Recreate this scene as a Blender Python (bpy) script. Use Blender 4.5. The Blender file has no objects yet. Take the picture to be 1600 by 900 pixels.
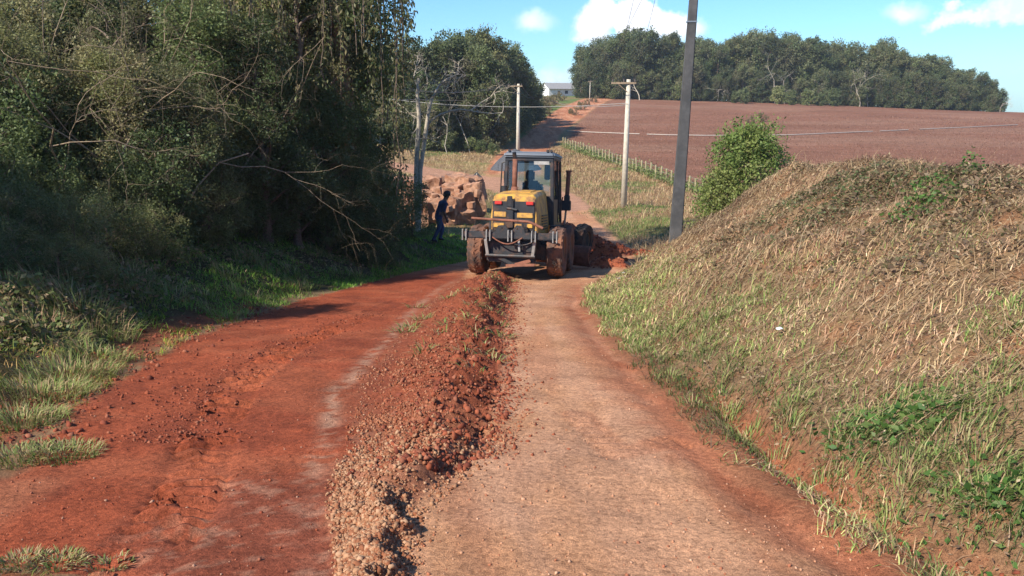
import bpy, bmesh, math, random
import numpy as np
from mathutils import Vector, Matrix, Euler

# ------------------------------------------------------------------ camera, sky, sun, exposure
scene = bpy.context.scene
COL = scene.collection
F, PITCH, EYE = 1250.0, math.radians(13.5), 1.7
cam_data = bpy.data.cameras.new('camera')
cam = bpy.data.objects.new('camera', cam_data)
COL.objects.link(cam)
cam.location = (0, 0, EYE)
cam.rotation_euler = (math.radians(90) - PITCH, 0, 0)
cam_data.sensor_width = 36.0
cam_data.lens = 36.0 * F / 1600.0
cam_data.clip_start = 0.05
cam_data.clip_end = 6000
scene.camera = cam

SHADOW_DIR = Vector((0.75, 0.66, 0)).normalized()
SUN_ELEV = math.radians(40)
SUN_STRENGTH = 4.4
SKY_STRENGTH = 0.095
EXPOSURE = 0.8

world = bpy.data.worlds.new('World')
scene.world = world
world.use_nodes = True
wn, wl = world.node_tree.nodes, world.node_tree.links
wn.clear()
sky = wn.new('ShaderNodeTexSky')
sky.sky_type = 'NISHITA'
sky.sun_disc = False
sky.sun_elevation = SUN_ELEV
sky.sun_rotation = math.atan2(-SHADOW_DIR.x, -SHADOW_DIR.y)
sky.altitude = 500
sky.air_density = 1.0
sky.dust_density = 0.3
sky.ozone_density = 1.6
bg_sky = wn.new('ShaderNodeBackground')
bg_sky.inputs['Strength'].default_value = SKY_STRENGTH
tint = wn.new('ShaderNodeMix'); tint.data_type = 'RGBA'; tint.blend_type = 'MULTIPLY'; tint.inputs[0].default_value = 1.0
tint.inputs[7].default_value = (0.52, 0.83, 1.15, 1)      # camera white balance for the clear winter sky
wl.new(sky.outputs[0], tint.inputs[6]); wl.new(tint.outputs[2], bg_sky.inputs[0])

def wmath(op, a, b=None, c=None, clamp=False):
    n = wn.new('ShaderNodeMath'); n.operation = op; n.use_clamp = clamp
    for i, v in enumerate((a, b, c)):
        if v is None: continue
        if hasattr(v, 'links'): wl.new(v, n.inputs[i])
        else: n.inputs[i].default_value = v
    return n.outputs[0]
def wvec(op, a, b=None):
    n = wn.new('ShaderNodeVectorMath'); n.operation = op
    for i, v in enumerate((a, b)):
        if v is None: continue
        if hasattr(v, 'links'): wl.new(v, n.inputs[i])
        else: n.inputs[i].default_value = v
    return n.outputs[1] if op in ('LENGTH', 'DOT_PRODUCT') else n.outputs[0]

def pix_dir(px, py):
    u, v = (px - 800) / F, (450 - py) / F
    cp, sp = math.cos(PITCH), math.sin(PITCH)
    return Vector((u, cp + sp * v, -sp + cp * v))

tc = wn.new('ShaderNodeTexCoord')
dirv = tc.outputs['Generated']
puff = wn.new('ShaderNodeTexNoise'); puff.inputs['Scale'].default_value = 26; puff.inputs['Detail'].default_value = 7
puff.inputs['Roughness'].default_value = 0.6
wl.new(dirv, puff.inputs['Vector'])
puffc = wvec('SUBTRACT', puff.outputs['Color'], (0.5, 0.5, 0.5))
# cumulus that stand over the hill: (pixel centre, half width, half height, softness, density)
clouds = [(985, 30, 84, 34, 0.45, 1.0), (930, 38, 38, 30, 0.4, 0.9), (1050, 40, 50, 26, 0.5, 0.9), (835, 33, 30, 15, 0.9, 0.55), (1416, 17, 26, 12, 0.9, 0.6),
          (1530, 24, 66, 15, 0.6, 0.8), (1585, 8, 60, 20, 0.6, 0.8), (865, 122, 38, 20, 0.9, 0.5)]
mask = None
for (cx, cy, hw, hh, soft, dens) in clouds:
    c = pix_dir(cx, cy).normalized()
    d = wvec('SUBTRACT', dirv, tuple(c))
    amp = wvec('MULTIPLY', puffc, (hw / F * 1.5,) * 3)
    d = wvec('ADD', d, amp)
    d = wvec('MULTIPLY', d, (F / hw, F / hw, F / hh))
    r = wvec('LENGTH', d)
    m = wn.new('ShaderNodeMapRange'); m.interpolation_type = 'SMOOTHSTEP'
    wl.new(r, m.inputs['Value'])
    m.inputs['From Min'].default_value = 1.0 + soft * 0.4; m.inputs['From Max'].default_value = 1.0 - soft
    m.inputs['To Min'].default_value = 0.0; m.inputs['To Max'].default_value = dens
    mask = m.outputs[0] if mask is None else wmath('MAXIMUM', mask, m.outputs[0])
# the same kind of fair-weather cloud goes on over the rest of the sky, above the hill's cumulus
big = wn.new('ShaderNodeTexNoise'); big.inputs['Scale'].default_value = 3.1; big.inputs['Detail'].default_value = 8; big.inputs['Roughness'].default_value = 0.58
wl.new(wvec('MULTIPLY', dirv, (1, 1, 2.0)), big.inputs['Vector'])
bm_ = wn.new('ShaderNodeMapRange'); bm_.interpolation_type = 'SMOOTHSTEP'
wl.new(big.outputs[0], bm_.inputs['Value']); bm_.inputs['From Min'].default_value = 0.6; bm_.inputs['From Max'].default_value = 0.74
sepd = wn.new('ShaderNodeSeparateXYZ'); wl.new(dirv, sepd.inputs[0])
el = wn.new('ShaderNodeMapRange'); wl.new(sepd.outputs['Z'], el.inputs['Value']); el.inputs['From Min'].default_value = 0.16; el.inputs['From Max'].default_value = 0.26
mask = wmath('MAXIMUM', mask, wmath('MULTIPLY', wmath('MULTIPLY', bm_.outputs[0], el.outputs[0]), 0.8))
bg_cloud = wn.new('ShaderNodeBackground')
cr = wn.new('ShaderNodeValToRGB')
cr.color_ramp.elements[0].position = 0.35; cr.color_ramp.elements[0].color = (0.62, 0.66, 0.76, 1)
cr.color_ramp.elements[1].position = 0.6; cr.color_ramp.elements[1].color = (0.93, 0.94, 0.97, 1)
wl.new(puff.outputs[0], cr.inputs[0]); wl.new(cr.outputs[0], bg_cloud.inputs[0])
bg_cloud.inputs['Strength'].default_value = 0.95
mixw = wn.new('ShaderNodeMixShader')
wl.new(mask, mixw.inputs[0]); wl.new(bg_sky.outputs[0], mixw.inputs[1]); wl.new(bg_cloud.outputs[0], mixw.inputs[2])
wout = wn.new('ShaderNodeOutputWorld')
wl.new(mixw.outputs[0], wout.inputs[0])

sun_data = bpy.data.lights.new('sun', 'SUN')
sun_data.energy = SUN_STRENGTH
sun_data.angle = math.radians(0.53)
sun_data.color = (1.0, 0.93, 0.82)
sun = bpy.data.objects.new('sun', sun_data)
COL.objects.link(sun)
light_dir = Vector((SHADOW_DIR.x * math.cos(SUN_ELEV), SHADOW_DIR.y * math.cos(SUN_ELEV), -math.sin(SUN_ELEV)))
sun.rotation_euler = light_dir.to_track_quat('-Z', 'Y').to_euler()
sun.location = (-30, -20, 40)

vs = scene.view_settings
vs.view_transform = 'Standard'; vs.look = 'None'; vs.exposure = EXPOSURE; vs.gamma = 1.0
vs.use_curve_mapping = False
scene.cycles.use_denoising = True
scene.cycles.max_bounces = 6
scene.cycles.transparent_max_bounces = 8
scene.cycles.sample_clamp_indirect = 6

# ------------------------------------------------------------------ numeric helpers
rng = np.random.default_rng(7)
random.seed(7)
_TAB = [np.random.default_rng(100 + i).random((256, 256)) for i in range(6)]
def vnoise(x, y, k=0):
    x = np.asarray(x, float); y = np.asarray(y, float)
    xi = np.floor(x).astype(int); yi = np.floor(y).astype(int)
    fx = x - xi; fy = y - yi
    fx = fx * fx * (3 - 2 * fx); fy = fy * fy * (3 - 2 * fy)
    T = _TAB[k % 6]
    a = T[xi & 255, yi & 255]; b = T[(xi + 1) & 255, yi & 255]
    c = T[xi & 255, (yi + 1) & 255]; d = T[(xi + 1) & 255, (yi + 1) & 255]
    return (a * (1 - fx) + b * fx) * (1 - fy) + (c * (1 - fx) + d * fx) * fy
def fbm(x, y, k=0, octv=4):
    s = 0; a = 0.5; t = 0
    for i in range(octv):
        s = s + a * vnoise(np.asarray(x) * 2 ** i + 17.3 * i, np.asarray(y) * 2 ** i + 5.1 * i, k + i); t += a; a *= 0.5
    return s / t            # 0..1
def sstep(a, b, x):
    t = np.clip((np.asarray(x, float) - a) / (b - a), 0, 1)
    return t * t * (3 - 2 * t)
def poly_dist(x, y, pts):
    """distance to a polyline and arc length along it"""
    x = np.asarray(x, float); y = np.asarray(y, float)
    best = np.full(np.broadcast(x, y).shape, 1e9); arc = np.zeros_like(best); side = np.zeros_like(best); s0 = 0
    for (ax, ay), (bx, by) in zip(pts[:-1], pts[1:]):
        dx, dy = bx - ax, by - ay; L = math.hypot(dx, dy)
        t = np.clip(((x - ax) * dx + (y - ay) * dy) / L ** 2, 0, 1)
        qx, qy = x - (ax + t * dx), y - (ay + t * dy)
        d = np.hypot(qx, qy); m = d < best
        best = np.where(m, d, best); arc = np.where(m, s0 + t * L, arc)
        side = np.where(m, (dx * qy - dy * qx) / L, side)
        s0 += L
    return best, arc, side

# ------------------------------------------------------------------ the lie of the land (metres, z = 0 at the photographer's feet)
def base(x, y):
    def zr(v): return np.interp(v, [-60, -10, 0, 20, 28, 40, 50, 60, 80, 100], [5.0, 1.2, 0, -2.86, -3.82, -4.72, -5.15, -5.3, -4.95, -4.6])
    near = sum(zr(y + o) for o in (-3, -1.5, 0, 1.5, 3)) / 5
    near = np.where(np.abs(y) < 8, zr(y) * (1 - sstep(3, 8, np.abs(y))) + near * sstep(3, 8, np.abs(y)), near)
    crest = np.interp(x, [-150, 22, 70, 128, 300], [2.2, 1.7, 0.35, -2.2, -8])
    sh = sum(np.interp(y + o, [80, 100, 130, 150, 180, 210, 240], [0, 0.05, 0.2, 0.31, 0.62, 0.88, 1.0]) for o in (-8, -4, 0, 4, 8)) / 5
    hill = -4.95 + (crest + 4.95) * sh
    z = near + (hill - near) * sstep(75, 105, y)
    keep = np.interp(x, [20, 45], [330, 232])
    z = z - 0.045 * np.maximum(0, y - keep) - 0.02 * np.maximum(0, y - keep - 80)
    return z
def x_right(y): return np.interp(y, [-20, 0, 3.3, 4.7, 6.3, 10, 14.3, 18, 20, 22, 25, 30, 45, 60], [2.4, 2.2, 1.77, 1.47, 1.4, 1.25, 1.24, 1.7, 2.3, 3.2, 4.0, 4.5, 4.6, 4.5])
def x_left(y): return np.interp(y, [-20, 0, 3.3, 3.55, 4.9, 5.4, 7, 10.5, 15.4, 21, 24, 28, 35, 45, 60], [-3, -2.3, -1.9, -3.2, -3.3, -3.45, -3.88, -4.38, -4.06, -3.0, -2.0, -0.6, 0.2, 0.6, 0.3])
ROAD_LEFT = [(2.4, 50), (2.3, 56), (0.8, 62), (-2.5, 67), (-8, 72), (-16, 78), (-30, 86), (-60, 100)]
ROAD_HILL = [(0.5, 64), (0.2, 74), (0.8, 90), (3.2, 108), (5.6, 130), (8.6, 150), (14, 178), (21.5, 210), (28, 235), (33, 300)]
WIN_Y = [-3, 2, 3.28, 4.05, 4.6, 5.25, 7.3, 11.7, 16.7, 19.0, 22]
WIN_L = [-.75, -.75, -.8, -1.0, -1.1, -1.1, -1.48, -1.55, -1.5, -1.3, -1.2]
WIN_R = [-.45, -.47, -.49, -.57, -.42, -.18, -.06, -.05, 0.0, .1, .15]
WIN_H = [.0, .07, .09, .10, .11, .13, .17, .24, .28, .22, .0]
TRACK_A = [(-1.75, 3.1), (-1.95, 4.4), (-2.35, 5.8), (-2.75, 7.6), (-2.8, 9.5), (-2.5, 12), (-2.1, 15)]
TRACK_B = [(-0.32, 5.5), (-0.36, 7.5), (-0.42, 9.5), (-0.5, 12.5)]
TRACK_C = [(0.55, 6.3), (0.75, 5.2), (1.3, 5.6)]
def driveway(x, y): return sstep(3.45, 3.6, y) * (1 - sstep(4.55, 4.85, y)) * (1 - sstep(-2.6, -2.2, x))
def windrow(x, y):
    n = (fbm(x * 3, y * 3, 1) - .5) * .28
    l = np.interp(y, WIN_Y, WIN_L) + n * 1.2; r = np.interp(y, WIN_Y, WIN_R) + (fbm(x * 1.5, y * 6, 2) - .5) * .34
    w = np.maximum(r - l, .05)
    t = (x - l) / w
    prof = np.where(t < .68, sstep(0, .68, t), 1 - sstep(.68, 1.0, t))
    prof = np.where((t < 0) | (t > 1), 0, prof)
    h = np.interp(y, WIN_Y, WIN_H)
    lump = .62 + .76 * fbm(x * 4, y * 4, 3) + .9 * (fbm(x * 11, y * 11, 4) - .5) + .35 * (fbm(x * 30, y * 30, 2, 2) - .5)
    return prof * h * lump, t
HEAPS = [(3.0, 25.5, .75, .55), (3.3, 27.5, .8, .42), (2.9, 23.6, .7, .32), (3.2, 30, .9, .42), (3.0, 33, .9, .45), (2.5, 36.5, 1.0, .5), (3.9, 28.8, .6, .25), (1.7, 35, .8, .3), (4.6, 27.6, .5, .16)]
def heaps(x, y):
    z = np.zeros(np.broadcast(x, y).shape)
    for hx, hy, r, h in HEAPS:
        d = np.hypot(x - hx, (y - hy) * .8) / r
        z = np.maximum(z, h * (1 - sstep(.1, 1.05, d + (fbm(x * 3, y * 3, 2) - .5) * .5)))
    return z
def height(x, y, detail=True):
    x = np.asarray(x, float); y = np.asarray(y, float)
    z = base(x, y)
    xe, xl = x_right(y), x_left(y)
    # right-hand bank
    H = np.interp(y, [-30, 0, 5, 10, 15, 19, 21, 23, 25, 27, 35, 50, 58], [1.6, 1.8, 2.0, 2.2, 2.55, 2.82, 2.6, 2.1, 1.65, 1.45, .75, .1, 0])
    W = np.interp(y, [0, 10, 20, 30], [4.7, 4.8, 4.0, 5])
    t = (x - (xe + .5)) / W
    s = np.clip(t, 0, 1)
    prof = (1 - (1 - s) ** np.interp(y, [4, 8, 12, 18], [1.08, 1.2, 1.3, .92])) * (1 - sstep(1.1, 3.2, t))
    z = z + H * prof
    bankm = sstep(.05, .3, t) * (1 - sstep(2.2, 3.2, t)) * sstep(0, .3, H)
    z = z + bankm * ((fbm(x * .55, y * .55, 4) - .5) * .5 + (fbm(x * 2.2, y * 2.2, 5) - .5) * .32)
    # ditch below the bank, washed out in places
    dm = np.interp(y, [2, 3, 4, 5, 6, 6.6, 7.5, 9], [.5, .8, .55, .9, 1.0, .5, .15, 0]) * (.6 + .6 * fbm(y * 1.5, y * 0, 2))
    z = z - .24 * dm * np.exp(-((x - xe - .5) / .17) ** 2)
    # left-hand bank and the wood's floor
    HL = np.interp(y, [-30, 3.0, 4.85, 5.3, 6.5, 10, 15, 22, 30, 40, 52, 60], [.4, .25, .05, .35, .8, 1.25, 1.3, .95, .45, .3, .3, 0])
    tl = ((xl - .1) - x) / 3.4
    z = z + HL * sstep(0, 1, tl) + sstep(1.2, 6, tl) * .7 * (1 - sstep(45, 60, y)) * sstep(4, 9, y)
    lb = sstep(.02, .25, tl) * (1 - sstep(50, 60, y)) * (1 - driveway(x, y))
    z = z + lb * ((fbm(x * .8, y * .8, 1) - .5) * .35 + (fbm(x * 3, y * 3, 3) - .5) * .16)
    # made-up ground held by the stone wall
    z = z + 1.45 * np.exp(-(((x + 7.2) / 4.2) ** 4 + ((y - 49) / 7.5) ** 4)) + .6 * sstep(2, 14, -x) * sstep(48, 60, y) * (1 - sstep(95, 120, y))
    z = z + .85 * np.exp(-(((x + 4.6) / 2.7) ** 4 + ((y - 40.3) / 2.6) ** 4))
    # field terrace wrinkle, dry-grass hummocks in the hollow
    hol = sstep(.3, 1, t) * sstep(23, 28, y) * (1 - sstep(60, 75, y))
    z = z + hol * (fbm(x * .5, y * .35, 2) - .5) * .7
    if detail:
        onroad = sstep(-.15, .1, np.minimum(x - xl, xe - x)) * (1 - sstep(58, 62, y))
        z = z + onroad * ((fbm(x * 1.1, y * .8, 3) - .5) * .07 + (fbm(x * 7, y * 7, 1) - .5) * .025)
        redm = 1 - sstep(-1.5, -1.0, x)
        z = z + onroad * redm * (fbm(x * 22, y * 22, 2) - .5) * .02 * (1 - sstep(12, 20, y))
        w, wt = windrow(x, y)
        z = z + w
        z = z + heaps(x, y)
        for tr, wd, dep in ((TRACK_A, .21, .06), (TRACK_B, .2, .05), (TRACK_C, .16, .014)):
            d, a, sd = poly_dist(x, y, tr)
            lug = np.sin((a + np.abs(sd) * .3 + .05 * fbm(x * 5, y * 5, 1)) * 2 * np.pi / .15)
            z = z + (1 - sstep(wd * .8, wd, d)) * dep * (sstep(-.15, .35, lug) - .62) * (.1 + 1.9 * sstep(.35, .65, fbm(x * 3.1, y * 3.1, 5))) * (1 - sstep(10, 15, y))
            z = z - (1 - sstep(wd * .9, wd * 1.2, d)) * dep * .3
        # wheel rut in the unscraped lane's edge
        z = z - .03 * np.exp(-((x - xe + .12) / .13) ** 2) * (1 - sstep(15, 20, y))
    return z
def hz(x, y): return float(height(np.array([x]), np.array([y]), False)[0])
def hzd(x, y): return float(height(np.array([x]), np.array([y]))[0])
def hit(px, py, ymax=400):
    """where the ray through a picture point meets the land"""
    d = pix_dir(px, py)
    ys = np.concatenate([np.linspace(1.5, 60, 1200), np.linspace(60, ymax, 1200)])
    xs = d.x / d.y * ys; zs = EYE + d.z / d.y * ys
    g = height(xs, ys, False)
    i = np.argmax(zs < g)
    return (float(xs[i]), float(ys[i])) if (zs < g).any() else None
def at(px, py, y):
    d = pix_dir(px, py); return Vector((d.x / d.y * y, y, EYE + d.z / d.y * y))

# ------------------------------------------------------------------ object helpers
def tag(o, label=None, cat=None, group=None, kind=None):
    if label: o['label'] = label
    if cat: o['category'] = cat
    if group: o['group'] = group
    if kind: o['kind'] = kind
    return o
def link(name, mesh, mat=None, parent=None):
    o = bpy.data.objects.new(name, mesh); COL.objects.link(o)
    if mat is not None and mesh is not None:
        if not mesh.materials: mesh.materials.append(mat)
    if parent: o.parent = parent
    return o
def empty(name, loc=(0, 0, 0), rz=0):
    o = bpy.data.objects.new(name, None); COL.objects.link(o); o.location = loc; o.rotation_euler = (0, 0, rz); o.empty_display_size = .2
    return o
def mesh_np(name, V, groups, col=None, smooth=False, uvcol='Col'):
    """groups: list of int arrays (n,k) of vertex indices"""
    me = bpy.data.meshes.new(name)
    V = np.ascontiguousarray(V, dtype=np.float32)
    me.vertices.add(len(V)); me.vertices.foreach_set('co', V.ravel())
    loops = np.concatenate([g.ravel() for g in groups]).astype(np.int32)
    tot = np.concatenate([np.full(len(g), g.shape[1]) for g in groups])
    st = np.concatenate([[0], np.cumsum(tot)[:-1]]).astype(np.int32)
    me.loops.add(len(loops)); me.loops.foreach_set('vertex_index', loops)
    me.polygons.add(len(st)); me.polygons.foreach_set('loop_start', st)
    me.update(calc_edges=True)
    if smooth: me.polygons.foreach_set('use_smooth', np.ones(len(st), bool))
    if col is not None:
        a = me.color_attributes.new(uvcol, 'FLOAT_COLOR', 'POINT')
        c = np.ones((len(V), 4), np.float32); c[:, :3] = col
        a.data.foreach_set('color', c.ravel())
    me.validate()
    return me
def copy_tree(o, parent=None):
    c = o.copy(); COL.objects.link(c); c.parent = parent
    for ch in list(o.children): copy_tree(ch, c)
    return c

# ------------------------------------------------------------------ materials
def mat_new(name):
    m = bpy.data.materials.new(name); m.use_nodes = True
    nt = m.node_tree; b = nt.nodes['Principled BSDF']
    return m, nt, b
def noise_node(nt, scale, detail=4, rough=.55, vec=None):
    n = nt.nodes.new('ShaderNodeTexNoise'); n.inputs['Scale'].default_value = scale; n.inputs['Detail'].default_value = detail; n.inputs['Roughness'].default_value = rough
    if vec is None:
        t = nt.nodes.new('ShaderNodeTexCoord'); vec = t.outputs['Object']
    nt.links.new(vec, n.inputs['Vector'])
    return n
def ramp(nt, src, stops):
    r = nt.nodes.new('ShaderNodeValToRGB'); nt.links.new(src, r.inputs[0])
    el = r.color_ramp.elements
    while len(el) < len(stops): el.new(.5)
    for e, (p, c) in zip(el, stops): e.position = p; e.color = (*c, 1) if len(c) == 3 else c
    return r.outputs[0]
def mul(nt, a, b, fac=1.0, mode='MULTIPLY'):
    n = nt.nodes.new('ShaderNodeMix'); n.data_type = 'RGBA'; n.blend_type = mode
    for s, v in ((n.inputs[0], fac), (n.inputs[6], a), (n.inputs[7], b)):
        if hasattr(v, 'links'): nt.links.new(v, s)
        else: s.default_value = v if not isinstance(v, tuple) else (*v, 1)
    return n.outputs[2]
def simple(name, col, rough=.6, metal=0, var=.25, scale=6, bump=.0, dirt=None, dirt_amt=.5, dirt_scale=3):
    m, nt, b = mat_new(name)
    n = noise_node(nt, scale, 6)
    c = ramp(nt, n.outputs[0], [(.3, tuple(v * (1 - var) for v in col)), (.7, tuple(min(1, v * (1 + var)) for v in col))])
    if dirt:
        n2 = noise_node(nt, dirt_scale, 8, .65)
        f = ramp(nt, n2.outputs[0], [(.62 - dirt_amt * .35, (0, 0, 0)), (.72 - dirt_amt * .2, (1, 1, 1))])
        c = mul(nt, c, dirt, f, 'MIX')
    nt.links.new(c, b.inputs['Base Color'])
    b.inputs['Roughness'].default_value = rough; b.inputs['Metallic'].default_value = metal
    if bump:
        bp = nt.nodes.new('ShaderNodeBump'); bp.inputs['Strength'].default_value = bump; bp.inputs['Distance'].default_value = .01
        nt.links.new(noise_node(nt, scale * 6, 6).outputs[0], bp.inputs['Height']); nt.links.new(bp.outputs[0], b.inputs['Normal'])
    return m
def vcol_mat(name, rough=.8, trans=0.0, spec=.3, objvar=0.0, nscale=None):
    m, nt, b = mat_new(name)
    a = nt.nodes.new('ShaderNodeAttribute'); a.attribute_name = 'Col'
    c = a.outputs['Color']
    if objvar:
        oi = nt.nodes.new('ShaderNodeObjectInfo')
        hs = nt.nodes.new('ShaderNodeHueSaturation')
        mr = nt.nodes.new('ShaderNodeMapRange'); nt.links.new(oi.outputs['Random'], mr.inputs[0]); mr.inputs[3].default_value = 1 - objvar; mr.inputs[4].default_value = 1 + objvar
        mr2 = nt.nodes.new('ShaderNodeMapRange'); nt.links.new(oi.outputs['Random'], mr2.inputs[0]); mr2.inputs[3].default_value = .5 + objvar * .06; mr2.inputs[4].default_value = .5 - objvar * .05
        nt.links.new(mr.outputs[0], hs.inputs['Value']); nt.links.new(mr2.outputs[0], hs.inputs['Hue']); nt.links.new(c, hs.inputs['Color']); c = hs.outputs[0]
    nt.links.new(c, b.inputs['Base Color'])
    b.inputs['Roughness'].default_value = rough; b.inputs['Specular IOR Level'].default_value = spec
    if trans:
        t = nt.nodes.new('ShaderNodeBsdfTranslucent'); nt.links.new(c, t.inputs[0])
        mx = nt.nodes.new('ShaderNodeMixShader'); mx.inputs[0].default_value = trans
        out = nt.nodes['Material Output']
        nt.links.new(b.outputs[0], mx.inputs[1]); nt.links.new(t.outputs[0], mx.inputs[2]); nt.links.new(mx.outputs[0], out.inputs[0])
    return m
def soil_mat():
    m, nt, b = mat_new('soil')
    a = nt.nodes.new('ShaderNodeAttribute'); a.attribute_name = 'Col'
    n1 = noise_node(nt, 1.7, 8, .6); n2 = noise_node(nt, 28, 8, .7); n3 = noise_node(nt, 160, 4, .6)
    c = mul(nt, a.outputs['Color'], ramp(nt, n1.outputs[0], [(.3, (.78, .76, .75)), (.7, (1.18, 1.18, 1.17))]))
    c = mul(nt, c, ramp(nt, n2.outputs[0], [(.36, (.62, .6, .59)), (.5, (1.0, 1.0, 1.0)), (.64, (1.3, 1.28, 1.25))]))
    c = mul(nt, c, ramp(nt, n3.outputs[0], [(.38, (.62, .6, .59)), (.5, (1, 1, 1)), (.62, (1.36, 1.34, 1.3))]))
    nt.links.new(c, b.inputs['Base Color'])
    b.inputs['Roughness'].default_value = .95; b.inputs['Specular IOR Level'].default_value = .12
    b1 = nt.nodes.new('ShaderNodeBump'); b1.inputs['Strength'].default_value = .55; b1.inputs['Distance'].default_value = .03
    nt.links.new(n2.outputs[0], b1.inputs['Height'])
    b2 = nt.nodes.new('ShaderNodeBump'); b2.inputs['Strength'].default_value = .5; b2.inputs['Distance'].default_value = .008
    nt.links.new(n3.outputs[0], b2.inputs['Height']); nt.links.new(b1.outputs[0], b2.inputs['Normal'])
    nt.links.new(b2.outputs[0], b.inputs['Normal'])
    return m
M_SOIL = soil_mat()
def field_mat():
    m, nt, b = mat_new('field_stubble')
    a = nt.nodes.new('ShaderNodeAttribute'); a.attribute_name = 'Col'
    tcx = nt.nodes.new('ShaderNodeTexCoord')
    mp = nt.nodes.new('ShaderNodeMapping'); mp.inputs['Rotation'].default_value = (0, 0, math.radians(-12)); mp.inputs['Scale'].default_value = (.5, 1.4, 1)
    nt.links.new(tcx.outputs['Object'], mp.inputs['Vector'])
    n1 = noise_node(nt, .12, 6, .6, mp.outputs[0]); n2 = noise_node(nt, 1.6, 8, .75, mp.outputs[0]); n3 = noise_node(nt, 6, 6, .7, mp.outputs[0])
    c = mul(nt, a.outputs['Color'], ramp(nt, n1.outputs[0], [(.3, (.84, .84, .84)), (.7, (1.14, 1.12, 1.12))]))
    c = mul(nt, c, ramp(nt, n2.outputs[0], [(.32, (.6, .62, .64)), (.5, (1, 1, 1)), (.7, (1.35, 1.38, 1.4))]))
    c = mul(nt, c, ramp(nt, n3.outputs[0], [(.35, (.7, .7, .7)), (.65, (1.3, 1.3, 1.3))]))
    nt.links.new(c, b.inputs['Base Color'])
    b.inputs['Roughness'].default_value = 1; b.inputs['Specular IOR Level'].default_value = .05
    b1 = nt.nodes.new('ShaderNodeBump'); b1.inputs['Strength'].default_value = .6; b1.inputs['Distance'].default_value = .25
    nt.links.new(n2.outputs[0], b1.inputs['Height']); nt.links.new(b1.outputs[0], b.inputs['Normal'])
    return m
M_FIELD = field_mat()
M_GRASS = vcol_mat('grass_blades', .7, .25, .25)
M_LEAF = vcol_mat('leaves', .55, .36, .35, objvar=.38)
M_BARK = simple('bark', (.16, .115, .08), .9, 0, .4, 9, .5)
M_BARK_PALE = simple('pale_bark', (.42, .36, .28), .9, 0, .3, 14, .4)
M_STONE = vcol_mat('gravel_stone', .9, 0, .2)

# ------------------------------------------------------------------ ground sheet: one height field, cut into road, ridge, field and ground
def axis(segs):
    out = [np.array([segs[0][0]])]
    for a, b_, st in segs:
        n = max(1, int(round((b_ - a) / st))); out.append(np.linspace(a, b_, n + 1)[1:])
    return np.concatenate(out)
XS = axis([(-700, -200, 60), (-200, -60, 14), (-60, -24, 3), (-24, -10, .5), (-10, -5, .16), (-5, 2.6, .04), (2.6, 8, .12), (8, 30, .36), (30, 70, 1.6), (70, 160, 5), (160, 700, 60)])
YS = axis([(-60, -8, 4), (-8, 1.6, .6), (1.6, 3, .1), (3, 6, .032), (6, 9, .045), (9, 15, .065), (15, 24, .1), (24, 40, .25), (40, 110, .6), (110, 245, 1.1), (245, 340, 6), (340, 1400, 110)])
GX, GY = np.meshgrid(XS, YS)
GZ = height(GX, GY)
def x_fence(y): return np.interp(y, [10, 30, 60, 100, 108, 130, 150, 178, 210, 240], [24, 19, 13.7, 6.6, 7.2, 9.6, 12.4, 17.8, 25.5, 33])
def lerp3(a, b, t): return a * (1 - t[..., None]) + np.array(b) * t[..., None]
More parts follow.
